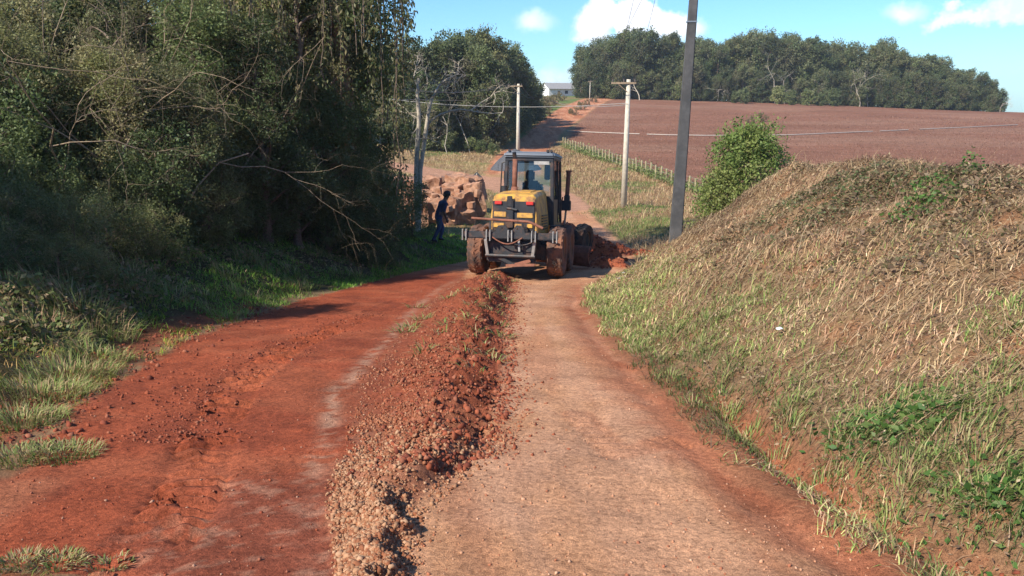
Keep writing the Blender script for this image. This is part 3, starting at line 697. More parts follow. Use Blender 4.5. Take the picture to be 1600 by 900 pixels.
# leafy creepers on the bank top
def leaf_mesh(name, P, D, S, L, W, C):
    n = len(P)
    D = D / np.linalg.norm(D, axis=1)[:, None]; S = S - D * np.sum(S * D, 1)[:, None]; S /= np.linalg.norm(S, axis=1)[:, None]
    V = np.stack([P, P + D * (L * .45)[:, None] + S * (W * .5)[:, None], P + D * L[:, None], P + D * (L * .45)[:, None] - S * (W * .5)[:, None]], 1).reshape(-1, 3)
    b = np.arange(n) * 4
    return mesh_np(name, V, [np.stack([b, b + 1, b + 2, b + 3], -1)], np.repeat(C, 4, 0))
def creeper(name, spots, label, cols, cat='creeper', lw=(.035, .075)):
    P = []; C = []
    for px, py, rx, m, hh in spots:
        c0 = hit(px, py)
        if not c0: continue
        q = r.normal(0, 1, (m, 2)) * np.array([rx, rx * .9]); xx = c0[0] + q[:, 0]; yy = c0[1] + q[:, 1]
        P.append(np.stack([xx, yy, height(xx, yy, False) + .02 + r.random(m) ** 1.5 * hh * .5 * np.exp(-(q ** 2).sum(1) / (2 * rx * rx))], -1)); C.append(palette(r, m, cols, .25))
    P = np.concatenate(P); C = np.concatenate(C); n = len(P)
    D = r.normal(size=(n, 3)); D[:, 2] = D[:, 2] * .4
    L = r.uniform(*lw, n)
    return tag(link(name, leaf_mesh(name, P, D, r.normal(size=(n, 3)), L, L * r.uniform(.45, .7, n), C), M_LEAF), label, cat, kind='stuff')
creeper('bank_creepers', [(1300, 285, .45, 700, .25), (1340, 300, .4, 600, .3), (1260, 310, .4, 500, .2), (1220, 330, .4, 500, .2), (1290, 330, .4, 700, .22), (1360, 275, .4, 600, .3), (1400, 290, .3, 400, .25), (1500, 280, .35, 300, .3), (1580, 262, .3, 300, .25), (1270, 350, .35, 300, .15), (1550, 300, .3, 160, .15)],
        'dark green creepers trailing over the top of the right bank', [(.07, .10, .035), (.09, .12, .045), (.12, .10, .05), (.16, .15, .06)])
creeper('dry_brush', [(1250 + 28 * i, 268 + (i * 37) % 60, .3, 420, .3) for i in range(12)] + [(1200 + 45 * i, 330 + (i * 53) % 90, .3, 300, .16) for i in range(9)] + [(1100, 400, .3, 250, .15), (1150, 370, .3, 300, .2), (1130, 420, .3, 200, .12)],
        'matted brown brush and withered creepers on the right bank', [(.20, .13, .08), (.26, .18, .10), (.15, .10, .06), (.12, .11, .05), (.32, .22, .13)], 'brush', (.03, .08))
creeper('bank_weeds', [(1440, 300, .24, 420, .35), (1460, 320, .28, 420, .32), (1420, 330, .24, 260, .25), (1515, 268, .1, 160, .7), (1395, 665, .2, 420, .1), (1430, 655, .2, 300, .1), (1570, 780, .2, 300, .1), (940, 335, .7, 600, .5), (1010, 325, .8, 600, .3)],
        'bright green leafy weeds growing on the right bank and verge', [(.14, .24, .05), (.18, .29, .06), (.11, .2, .04), (.24, .3, .08)], 'weeds')
# mats of long straw pressed flat over the bank
r = np.random.default_rng(31)
X, Y, A = [], [], []
for i in range(420):
    yy = 4.5 + r.random() ** 1.2 * 17; xx = float(x_right(yy)) + 1.1 + r.random() * 6
    if xx / yy > .72: continue
    m = 60; a0 = r.random() * 6.28; s = r.uniform(.15, .4)
    X.append(xx + r.normal(0, s, m)); Y.append(yy + r.normal(0, s, m)); A.append(a0 + r.normal(0, .9, m))
x, y, az = (np.concatenate(v) for v in (X, Y, A)); n = len(x)
tag(link('straw_mats', blades('straw_mats', x, y, r.uniform(.12, .32, n), r.uniform(.004, .008, n) * np.interp(y, [4, 20], [1, 1.7]), az, r.uniform(1.1, 1.5, n), palette(r, n, [(.42, .30, .16), (.36, .25, .14), (.30, .19, .11), (.48, .36, .21)], .2), r, .35, -.02), M_GRASS), 'flattened mats of bleached straw lying on the right bank', 'straw', kind='stuff')

# dead leaves and chaff caught in the mat
r = np.random.default_rng(37); N = 42000
y = 2.8 + r.random(N) ** 1.4 * 20; x = x_right(y) + .5 + r.random(N) * 7.2; k = (x / y < .74); x, y = x[k], y[k]; n = len(x)
P = np.stack([x, y, height(x, y, False) + r.uniform(.01, .09, n)], -1); D = r.normal(size=(n, 3)); D[:, 2] *= .6
L = r.uniform(.015, .05, n) * np.interp(y, [3, 20], [.8, 1.6]); C = palette(r, n, [(.10, .06, .04), (.16, .10, .06), (.36, .26, .15), (.46, .36, .22), (.22, .13, .08), (.12, .12, .05), (.30, .2, .12)], .25)
tag(link('dead_leaves', leaf_mesh('dead_leaves', P, D, r.normal(size=(n, 3)), L, L * r.uniform(.2, .6, n), C), M_GRASS), 'brown dead leaves and chaff caught in the grass of the right bank', 'leaf litter', kind='stuff')

creeper('left_undergrowth', [(20 + 27 * (i % 9), 392 + (i * 41) % 95, .38, 420, .55) for i in range(16)] + [(10 + 24 * (i % 6), 470 + (i * 29) % 60, .22, 260, .35) for i in range(8)] + [(260 + 38 * i, 400 + (i * 31) % 30, .4, 300, .4) for i in range(8)],
        'rough weeds and trailing undergrowth covering the near left bank', [(.13, .15, .05), (.18, .17, .07), (.22, .16, .08), (.10, .14, .04), (.28, .20, .11), (.15, .19, .06)], 'undergrowth', (.04, .10))

# ------------------------------------------------------------------ trees
def tubes(paths, sides=6):
    """paths: list of (pts (k,3), radii (k,)) -> verts, quads"""
    Vs, Fs, off = [], [], 0
    ang = np.arange(sides) / sides * 2 * np.pi
    for P, R in paths:
        P = np.asarray(P, float); R = np.asarray(R, float); k = len(P)
        T = np.gradient(P, axis=0); T /= np.maximum(np.linalg.norm(T, axis=1), 1e-6)[:, None]
        ref = np.where(np.abs(T[:, 2:3]) > .9, np.array([[1., 0, 0]]), np.array([[0, 0, 1.]]))
        A = np.cross(T, ref); A /= np.linalg.norm(A, axis=1)[:, None]; B = np.cross(T, A)
        V = P[:, None] + (A[:, None] * np.cos(ang)[None, :, None] + B[:, None] * np.sin(ang)[None, :, None]) * R[:, None, None]
        i = np.arange(k * sides).reshape(k, sides); j = np.roll(i, -1, 1)
        Fs.append(np.stack([i[:-1], j[:-1], j[1:], i[1:]], -1).reshape(-1, 4) + off); Vs.append(V.reshape(-1, 3)); off += k * sides
    return np.concatenate(Vs), np.concatenate(Fs)
def tube_mesh(name, paths, sides=6, col=None):
    V, Fq = tubes(paths, sides)
    return mesh_np(name, V, [Fq], None if col is None else np.tile(np.array(col), (len(V), 1)), True)
def bez(a, b, c, k=6):
    t = np.linspace(0, 1, k)[:, None]; return (1 - t) ** 2 * a + 2 * t * (1 - t) * b + t ** 2 * c
def crown_leaves(r, centers, radii, per, size, cols, sig=.42, droop=0.0, shade=None):
    """leaf clumps spread through lobes; every lobe = many small clumps"""
    P, C, Dn = [], [], []
    for c, rad in zip(centers, radii):
        m = max(4, int(per * rad ** 2))
        nc = max(3, m // 30)
        d = r.normal(size=(nc, 3)); d /= np.linalg.norm(d, axis=1)[:, None]
        cc = c + d * (rad * r.random(nc) ** .4)[:, None] * np.array([1, 1, .82])
        base_c = palette(r, 1, cols, .12)[0]
        k = r.integers(0, nc, m)
        p = cc[k] + r.normal(0, 1, (m, 3)) * sig * rad * .42
        cv = base_c * .55 + palette(r, nc, cols, .25)[k] * .45
        P.append(p); C.append(cv * r.uniform(.75, 1.25, (m, 1))); Dn.append(p - c)
    P = np.concatenate(P); C = np.concatenate(C); O = np.concatenate(Dn); n = len(P)
    O /= np.maximum(np.linalg.norm(O, axis=1), 1e-5)[:, None]
    D = r.normal(size=(n, 3)) * .8 + O * .5; D[:, 2] -= droop
    N_ = O * .6 + r.normal(size=(n, 3)) * .8 + np.array([0, 0, .5])
    S = np.cross(D, N_)
    L = size * r.uniform(.65, 1.35, n)
    return P, D, S, L, L * r.uniform(.4, .6, n), np.clip(C, 0, 1)
def leafy_tree(name, seed, H, tr, base_h, crx, nl, lr, per, leaf, cols, bark, droop=0.0, lean=0.0, sides=7, wood=True):
    r = np.random.default_rng(seed)
    k = 9; tz = np.linspace(0, 1, k)
    trunk = np.stack([np.cumsum(r.normal(0, .035 * H / 8, k)) + lean * tz * H * .2, np.cumsum(r.normal(0, .035 * H / 8, k)), tz * H * .86 - .25], -1); trunk[0, :2] = 0
    paths = [(trunk, tr * (1 - .8 * tz) * (1 + .5 * np.exp(-tz * 14)))]
    cs, rs = [], []
    for i in range(nl):
        f = (i + .5) / nl
        z = base_h + (H - base_h) * f
        prof = math.sqrt(max(.05, 1 - (2 * (f - .42) / 1.25) ** 2))
        a = i * 2.4 + r.normal(0, .4); q = crx * prof * r.uniform(.35, 1.0)
        tp = np.array([np.interp(z, trunk[:, 2], trunk[:, 0]), np.interp(z, trunk[:, 2], trunk[:, 1]), 0])
        c = np.array([tp[0] + q * math.cos(a), tp[1] + q * math.sin(a), z])
        rad = lr * r.uniform(.65, 1.2)
        cs.append(c); rs.append(rad)
        zb = max(base_h * .6, z - q * r.uniform(.5, .9)); st = np.array([np.interp(zb, trunk[:, 2], trunk[:, 0]), np.interp(zb, trunk[:, 2], trunk[:, 1]), zb])
        if wood:
            mid = (st + c) / 2 + np.array([0, 0, .15 * q]) + r.normal(0, .1 * q, 3)
            paths.append((bez(st, mid, c), np.linspace(tr * .34, tr * .08, 6)))
            for _ in range(4):
                e = c + r.normal(0, .6, 3) * rad; paths.append((bez(c, (c + e) / 2 + r.normal(0, .12 * rad, 3), e, 4), np.linspace(tr * .1, tr * .02, 4)))
    root = empty(name)
    link('trunk', tube_mesh(name + '_wood', paths, sides), bark, root)
    link('crown', leaf_mesh(name + '_leaves', *crown_leaves(r, cs, rs, per, leaf, cols, droop=droop)), M_LEAF, root)
    return root
def bare_paths(r, p, d, L, rad, depth, out, droop=.0, spread=.6):
    k = 5; pts = [p]; dd = d.copy()
    for i in range(k - 1):
        dd = dd + r.normal(0, .2, 3); dd[2] -= droop * .1; dd /= np.linalg.norm(dd); pts.append(pts[-1] + dd * L / (k - 1))
    out.append((np.array(pts), np.linspace(rad, rad * .55, k)))
    if depth == 0: return
    for j in range(r.integers(2, 4) if depth > 1 else 3):
        f = r.uniform(.35, 1.0); i = min(k - 1, int(f * (k - 1)) + 1)
        nd = dd + r.normal(0, spread, 3); nd /= np.linalg.norm(nd)
        bare_paths(r, pts[i], nd, L * r.uniform(.5, .8), rad * .5, depth - 1, out, droop, spread)
DARK = [(.10, .145, .044), (.12, .16, .05), (.14, .175, .058), (.16, .18, .068), (.115, .145, .052)]
OLIVE = [(.20, .20, .075), (.18, .19, .068), (.23, .215, .09), (.155, .175, .06), (.25, .215, .10)]
DRYL = [(.26, .20, .10), (.21, .175, .08), (.17, .16, .07), (.30, .23, .125)]
HILL = [(.095, .135, .045), (.115, .15, .055), (.14, .165, .065), (.10, .12, .055), (.17, .175, .08), (.155, .14, .075)]
PALE = [(.20, .23, .09), (.26, .27, .12), (.16, .2, .07)]
def park(o, x, y, rz=0, s=1.0, dz=0.0, sz=None):
    o.location = (x, y, hz(x, y) + dz); o.rotation_euler = (0, 0, rz); o.scale = (s, s, sz or s)
# near wood on the left: protos then copies
near_p = {'dark_a': leafy_tree('broadleaf_tree', 1, 10.5, .22, 1.0, 2.7, 40, 1.05, 1080, .145, DARK, M_BARK),
          'dark_b': leafy_tree('broadleaf_tree', 2, 12.5, .26, 1.6, 2.8, 44, 1.05, 950, .15, DARK + OLIVE[:2], M_BARK),
          'olive': leafy_tree('olive_leaved_tree', 3, 7.5, .16, .6, 2.4, 38, .95, 1500, .115, OLIVE, M_BARK),
          'dry': leafy_tree('withered_tree', 4, 11, .2, 2.0, 2.3, 36, .7, 620, .11, DRYL + OLIVE, M_BARK, droop=.6),
          'shrub_a': leafy_tree('shrub', 5, 3.0, .06, .1, 1.15, 18, .6, 1300, .09, DARK, M_BARK),
          'shrub_b': leafy_tree('shrub', 6, 2.4, .05, .1, 1.1, 16, .55, 1300, .08, OLIVE + DARK, M_BARK)}
used = {}
def place(kind, x, y, rz, s, label, cat, group=None, sz=None):
    p = near_p[kind]
    o = p if kind not in used else copy_tree(p)
    used[kind] = 1
    park(o, x, y, rz, s, -.05, sz); tag(o, label, cat, group)
    return o
LW = 'trees of the wood on the left bank'
LAB = {'dark_a': 'dense dark green tree standing in the wood on the left bank', 'dark_b': 'tall dark broadleaf tree in the wood left of the road', 'olive': 'olive green fine-leaved tree at the edge of the left wood', 'dry': 'half withered brownish tree with drooping leaves in the wood',
       'shrub_a': 'dark bushy shrub in the shade under the left wood', 'shrub_b': 'olive green shrub at the foot of the left wood'}
spots = [('olive', -9.6, 15.2, 0, .50), ('olive', -8.0, 16.4, 2, .50), ('olive', -11.5, 16.5, 4, .54), ('olive', -10.6, 14.0, 5, .44), ('olive', -6.9, 16.9, 1, .46),
         ('dark_a', -7.3, 19.0, 1, .50), ('dark_a', -9.8, 19.6, 3, .54), ('dark_a', -12.4, 19.2, 5, .54), ('dry', -8.6, 18.0, 1, .46), ('dark_b', -6.0, 19.4, 4, .42), ('olive', -11.2, 18.4, 2.2, .68), ('olive', -13.6, 18.6, .2, .74),
         ('dark_a', -8.2, 22.5, 2, .66), ('dark_b', -6.6, 22.6, 2, .62), ('dark_a', -11.0, 22.4, .8, .64), ('dark_b', -14.2, 22, 4, .52), ('dry', -5.6, 21.6, 5.3, .74), ('dark_a', -5.3, 24.6, 5, .8), ('olive', -9.4, 21.2, 3.0, .85), ('olive', -13, 20.8, 3, .8),
         ('dark_a', -5.0, 21.4, 0, .40), ('dark_a', -4.7, 23.4, 2, .34), ('olive', -4.6, 25.4, 1, .42), ('dark_b', -5.6, 20.6, 4, .36), ('olive', -4.7, 22.2, 5, .36),
         ('dark_b', -7.4, 27.5, 1.1, .9), ('dark_b', -10.5, 27.5, 3.1, .74), ('dark_a', -14, 28, 5.1, .76), ('dry', -12.2, 26, 2.1, .8), ('dark_a', -16, 33, .4, .8), ('dark_b', -27, 39, 1.4, .85), ('dark_b', -22, 40, 1.4, .9)]
for k, x, y, rz, s in spots: place(k, x, y, rz, s, LAB[k], 'tree', LW)
for x, y, s in ((-9.6, 8.6, .62), (-10.8, 10.6, .5)): place('olive', x, y, x, s, LAB['olive'], 'tree', LW)
for px, py, ss in ((20, 395, .42), (70, 400, .36), (120, 408, .4), (170, 400, .42), (215, 408, .36), (30, 430, .3), (95, 440, .26), (150, 445, .24), (250, 402, .4)):
    c0 = hit(px, py); place('shrub_b', c0[0], c0[1], px, ss, 'small olive weed bush on the near left bank', 'shrub', 'weed bushes on the near left bank')
for i in range(26):
    yy = 12.5 + i * .62; xx = float(x_left(yy)) - 2.6 - random.random() * 1.2 - max(0, 15 - yy) * .8
    k = 'shrub_a' if i % 3 else 'shrub_b'
    place(k, xx, yy, random.random() * 6.28, random.uniform(.42, .75), LAB[k], 'shrub', 'shrubs under the left wood')
for xx, yy, ss in ((-4.0, 22.0, .6), (-4.5, 21.8, .7), (-3.8, 22.6, .55)): place('shrub_a', xx, yy, xx * 9, ss, LAB['shrub_a'], 'shrub', 'shrubs under the left wood')
for i in range(16):
    yy = 14 + i * 1.1; xx = float(x_left(yy)) - 4.6 - random.random() * 2
    place('shrub_a', xx, yy, random.random() * 6.28, random.uniform(.7, 1.1), LAB['shrub_a'], 'shrub', 'shrubs under the left wood')
# the big trunk with hanging creepers
r = np.random.default_rng(41)
big = leafy_tree('creeper_hung_tree', 8, 16, .36, 8.0, 2.8, 30, .9, 560, .14, DARK + OLIVE, simple('reddish_bark', (.30, .17, .10), .9, 0, .4, 7, .6), droop=.8)
park(big, -4.35, 23.2, .4, 1.0, -.1); tag(big, 'tallest tree with a reddish brown trunk rising above the left wood', 'tree')
P, C = [], []
paths = []
for i in range(90):
    a = r.random() * 6.28; q = .4 + 2.1 * r.random()
    if math.cos(a - math.radians(-70)) > .6: q = 1.9 + .6 * r.random()
    z0 = r.uniform(6.2, 10.5); ln = r.uniform(2, 5)
    m = int(ln * 34); s = np.sort(r.random(m)); bx, by = q * math.cos(a), q * math.sin(a)
    sw = np.cumsum(r.normal(0, .02, (m, 2)), 0)
    P.append(np.stack([bx + sw[:, 0] + r.normal(0, .07, m), by + sw[:, 1] + r.normal(0, .07, m), z0 - s * ln], -1)); C.append(palette(r, m, DRYL + OLIVE, .25) * r.uniform(.8, 1.2))
    if i % 2 == 0:
        zz = np.linspace(z0 + .5, z0 - ln, 7); paths.append((np.stack([bx + np.cumsum(r.normal(0, .05, 7)), by + np.cumsum(r.normal(0, .05, 7)), zz], -1), np.full(7, .012)))
P = np.concatenate(P); C = np.concatenate(C); n = len(P); D = r.normal(size=(n, 3)) * .5; D[:, 2] -= 1
vines = empty('hanging_creepers'); L = r.uniform(.08, .17, n)
link('leaves', leaf_mesh('creeper_leaves', P, D, r.normal(size=(n, 3)), L, L * .4, C), M_LEAF, vines)
link('stems', tube_mesh('creeper_stems', paths, 4), M_BARK, vines)
park(vines, -4.9, 22.6); tag(vines, 'brownish creepers hanging in curtains from the tallest tree', 'creeper')
v2 = copy_tree(vines); park(v2, -6.6, 21.2, 2, .85); tag(v2, 'brownish creepers hanging in the middle of the left wood', 'creeper')
M_TWIG = simple('dead_twigs', (.30, .22, .14), .9, 0, .35, 14, .3)
# bare and dead trees in the wood, their twigs catching the sun
def bare_tree(name, seed, H, rad, mat, d0=(0, 0, 1), depth=4, droop=.3, spread=.6, trunk_f=.45, sides=5):
    r = np.random.default_rng(seed); out = []
    bare_paths(r, np.array([0, 0, -.1]), np.array(d0, float) / np.linalg.norm(d0), H * trunk_f, rad, depth, out, droop, spread)
    o = empty(name)
    link('trunk', tube_mesh(name + '_trunk', out[:1], 8), mat, o)
    link('branches', tube_mesh(name + '_branches', out[1:], sides), mat, o)
    return o
dead = [(120, 15.0, 7.0, (.35, -.1, 1), 61), (205, 16.2, 8.0, (.2, .1, 1), 62), (310, 17.2, 8.5, (.1, .1, 1), 63), (30, 15.5, 7.0, (.25, 0, 1), 64), (160, 15.0, 6.5, (.3, 0.1, 1), 67), (250, 15.9, 7.0, (.2, .1, 1), 68),
        (80, 16.5, 8, (.2, .0, 1), 69), (250, 17.8, 9, (-.3, 0, 1), 70), (150, 17.5, 9, (.4, 0, 1), 71), (360, 19.2, 9.5, (-.2, 0, 1), 72)]
for i, (px, y, H, d0, sd) in enumerate(dead):
    b = bare_tree('dead_tree', sd, H, .024, M_TWIG, d0, 6, .25, .7, .40, 4)
    park(b, (px - 800) / F * y, y); tag(b, 'leafless dead tree with tangled pale branches in the left wood', 'tree', 'dead trees in the left wood')
# pale bare tree beside the stones
r = np.random.default_rng(77); bt = empty('bare_tree')
def pl(*pts): return np.array([bt_at(*p) for p in pts])
BY = 33.0
bx0, by0 = (652 - 800) / F * BY, BY
def bt_at(px, py, dy=0.0):
    v = at(px, py, BY + dy); return (v.x - bx0, v.y - by0, v.z - hz(bx0, by0))
z_foot = (0, 0, -.15)
def sm(a, k=12):
    a = np.asarray(a); t = np.linspace(0, 1, len(a)); tt = np.linspace(0, 1, k); return np.stack([np.interp(tt, t, a[:, j]) for j in range(3)], -1)
tr1 = np.array([z_foot, bt_at(650, 290), bt_at(652, 230), bt_at(655, 185), bt_at(652, 150), bt_at(654, 122)])
tr2 = np.array([z_foot, bt_at(656, 270), bt_at(664, 215), bt_at(670, 170), bt_at(676, 150), bt_at(688, 132), bt_at(700, 122)])
link('trunk', tube_mesh('bare_trunk', [(sm(tr1), np.linspace(.12, .06, 12)), (sm(tr2), np.linspace(.11, .03, 12))], 8), M_BARK_PALE, bt)
br = []
for pts, r0 in (([(666, 200), (678, 183), (700, 174), (720, 171), (740, 174), (765, 178), (785, 176)], .05), ([(735, 173), (752, 160), (766, 152), (772, 146)], .03), ([(673, 160), (684, 140), (696, 118), (712, 119)], .03), ([(654, 185), (640, 178), (632, 168)], .03),
                ([(676, 150), (690, 138), (699, 130)], .025), ([(664, 215), (672, 217), (684, 215)], .025), ([(653, 140), (646, 120), (650, 104)], .025), ([(670, 172), (664, 150), (668, 130)], .025), ([(700, 122), (716, 116), (728, 118)], .02), ([(652, 200), (644, 210), (640, 235)], .02)):
    q = np.array([bt_at(p[0], p[1], r.uniform(-.3, .3)) for p in pts]); br.append((sm(q, 9), np.linspace(r0, r0 * .35, 9)))
    for _ in range(5):
        i = r.integers(len(q) // 2, len(q)); bare_paths(r, q[i], r.normal(size=3) + np.array([.3, 0, .5]), .6, .014, 2, br, .2, .6)
link('branches', tube_mesh('bare_branches', br, 5), M_BARK_PALE, bt)
bt.location = (bx0, by0, hz(bx0, by0)); tag(bt, 'pale leafless twin-stemmed tree standing in front of the stone wall', 'tree')
# green bush against the field edge
b1 = leafy_tree('round_bush', 51, 3.9, .1, .1, 1.3, 46, .7, 1700, .10, [(.105, .17, .04), (.13, .195, .048), (.155, .215, .055), (.20, .23, .07)], M_BARK)
park(b1, 7.9, 26.6, .5, 1.0, -.75); tag(b1, 'round leafy green bush at the end of the right bank beside the field', 'bush')
b2 = leafy_tree('low_bush', 52, 2.2, .06, .05, 1.0, 20, .5, 1400, .09, [(.12, .16, .04), (.17, .2, .06), (.21, .22, .08)], M_BARK)
park(b2, 7.0, 26.3, 0, .9, -.1); tag(b2, 'yellowish low growth at the foot of the round bush', 'bush')
b3 = bare_tree('dry_shrub', 71, 2.6, .03, M_BARK_PALE, (0, 0, 1), 4, .2, .6); park(b3, 9.6, 28.5); tag(b3, 'leafless dry shrub behind the round bush', 'shrub')
# trees on the left beyond the stones and along the hill road
hp = [leafy_tree('hill_tree', 81 + i, h, .3, hb, cr, nl, lr, per, lf, HILL if i != 2 else HILL + OLIVE, M_BARK) for i, (h, hb, cr, nl, lr, per, lf) in enumerate(((17, 1.5, 4.2, 40, 1.9, 170, .42), (15, 1.0, 4.6, 38, 1.8, 180, .40), (18, 3.0, 3.8, 38, 1.7, 180, .40), (12, .5, 4.0, 30, 1.7, 190, .38)))]
pale_p = leafy_tree('pale_shrub', 88, 4.5, .08, .2, 2.3, 20, .9, 260, .35, PALE, M_BARK)
hused = set()
def hplace(i, x, y, s, label, group, sz=None):
    o = hp[i] if i not in hused else copy_tree(hp[i]); hused.add(i)
    park(o, x, y, random.random() * 6.28, s, -.2, sz); tag(o, label, 'tree', group)
HL_ = ['full dark green tree in the wood crowning the hill', 'broad green tree in the wood crowning the hill', 'taller open-crowned tree in the wood crowning the hill', 'rounded lower tree at the foot of the hilltop wood']
rr_ = random.Random(5)
for row, (yb, st) in enumerate(((224, 19), (233, 22), (243, 24))):
    px = 925 - row * 8
    while px < 1545:
        y = yb + rr_.uniform(-3, 3); x = (px - 800) / F * y
        top = np.interp(px, [880, 920, 960, 1100, 1200, 1300, 1400, 1480, 1560], [95, 62, 50, 62, 58, 70, 84, 98, 150]) + rr_.uniform(-7, 30) * (.6 + .4 * row % 2)
        H = at(px, top, y).z - hz(x, y)
        i = rr_.choice([0, 1, 2, 1, 2, 3])
        hplace(i, x, y, max(.35, H / [17, 15, 18, 12][i]), HL_[i] + (', front row', ', second row', ', rear row')[row], 'trees of the wood on the hill'); px += st * rr_.uniform(.75, 1.2)
px = 905
while px < 1560:
    y = 217 + rr_.uniform(-2, 2); x = (px - 800) / F * y; hh = rr_.uniform(.5, .85) * np.interp(px, [1400, 1560], [1, .6])
    hplace(3, x, y, hh, HL_[3], 'trees of the wood on the hill'); px += rr_.uniform(20, 34)
for px in (1140, 1205, 1225, 1250, 1270, 1290, 1150):
    o = pale_p if px == 1140 else copy_tree(pale_p); y = 208 + rr_.uniform(-3, 2); x = (px - 800) / F * y
    park(o, x, y, rr_.random() * 6, rr_.uniform(.55, .95)); tag(o, 'pale yellowish green shrub at the field edge below the hilltop wood', 'shrub', 'pale shrubs at the field edge')
for i, (px, top, y) in enumerate(((994, 72, 212), (1200, 62, 214), (1215, 58, 216), (1342, 76, 216), (1330, 80, 214), (1135, 60, 219), (1260, 64, 219), (1545, 130, 214))):
    x = (px - 800) / F * y; H = at(px, top, y).z - hz(x, y)
    o = bare_tree('bare_hill_tree', 120 + i, H * .9, .13, M_BARK_PALE, (0, 0, 1), 5, .0, .5, .42); park(o, x, y); tag(o, 'leafless grey tree showing pale among the green of the hilltop wood', 'tree', 'bare trees of the hilltop wood')
# wood left of the hill road
ML = ['full dark green tree in the wood left of the hill road', 'broad green tree in the wood left of the hill road', 'taller open-crowned tree in the wood left of the hill road', 'rounded lower tree in the wood left of the hill road']
for (px, top, y, i) in ((842, 138, 150, 3), (832, 112, 143, 1), (818, 96, 136, 0), (800, 80, 126, 1), (785, 78, 118, 0), (768, 62, 112, 2), (750, 52, 108, 2), (735, 58, 104, 0), (716, 66, 100, 1), (700, 72, 98, 2), (682, 70, 97, 0), (665, 75, 96, 1), (640, 80, 96, 0), (610, 70, 98, 2), (575, 70, 100, 0), (540, 70, 104, 1), (500, 60, 106, 2), (450, 60, 108, 0), (400, 50, 110, 1),
                       (730, 160, 96, 3), (752, 150, 100, 3), (705, 165, 93, 3), (775, 165, 106, 3), (793, 160, 112, 3), (810, 165, 120, 3), (680, 160, 92, 3), (825, 170, 132, 3), (655, 160, 92, 3)):
    x = (px - 800) / F * y; x = min(x, float(np.interp(y, [90, 108, 130, 150], [-3.4, -1.6, 1.0, 3.5]))) if i != 3 else x - 1.2; H = at(px, top, y).z - hz(x, y)
    hplace(i, x, y, H / [17, 15, 18, 12][i], ML[i], 'trees left of the hill road')
for i, (px, top, y) in enumerate(((700, 95, 90), (735, 85, 93))):
    x = (px - 800) / F * y; o = bare_tree('bare_hill_tree', 140 + i, at(px, top, y).z - hz(x, y), .05, M_BARK_PALE, (0, 0, 1), 5, 0, .5); park(o, x, y); tag(o, 'slender leafless tree in front of the wood left of the hill road', 'tree', 'bare trees left of the hill road')
for (px, top, y, i) in ((768, 100, 98, 1), (778, 108, 106, 3), (790, 112, 114, 1), (800, 108, 121, 0), (812, 112, 128, 3), (822, 122, 136, 1)):
    x = float(np.interp(y, [p[1] for p in ROAD_HILL], [p[0] for p in ROAD_HILL])) - 5.2; H = at(px, top, y).z - hz(x, y)
    hplace(i, x, y, H / [17, 15, 18, 12][i], ML[i], 'trees left of the hill road', H / [17, 15, 18, 12][i] * 1.1)
dry_p = leafy_tree('dry_scrub', 89, 3.0, .05, .1, 2.0, 18, .7, 300, .26, DRYL + [(.22, .17, .09)], M_BARK); dfirst = True
for (px, py, s) in ((842, 178, .8), (850, 172, .8), (858, 168, .75), (866, 163, .7), (876, 158, .6), (850, 182, .8), (840, 186, .8), (908, 172, .5), (898, 180, .5), (930, 160, .45), (918, 166, .5), (1175, 196, .5), (1190, 190, .5)):
    c0 = hit(px, py); o = dry_p if dfirst else copy_tree(dry_p); dfirst = False; park(o, c0[0], c0[1], px, s); tag(o, 'brownish dry scrub on the verge of the hill road', 'shrub', 'dry scrub on the hill')
# roadside shrubs on the far bend
for i, (px, py, s) in enumerate(((735, 238, .55), (752, 240, .5), (770, 243, .45), (718, 236, .5), (850, 165, .6), (838, 178, .6), (862, 160, .45), (845, 186, .6), (905, 165, .3), (892, 178, .35))):
    c0 = hit(px, py); o = copy_tree(pale_p); park(o, c0[0], c0[1], i, s * .6); tag(o, 'low olive scrub along the verge of the far road', 'shrub', 'scrub along the far road')

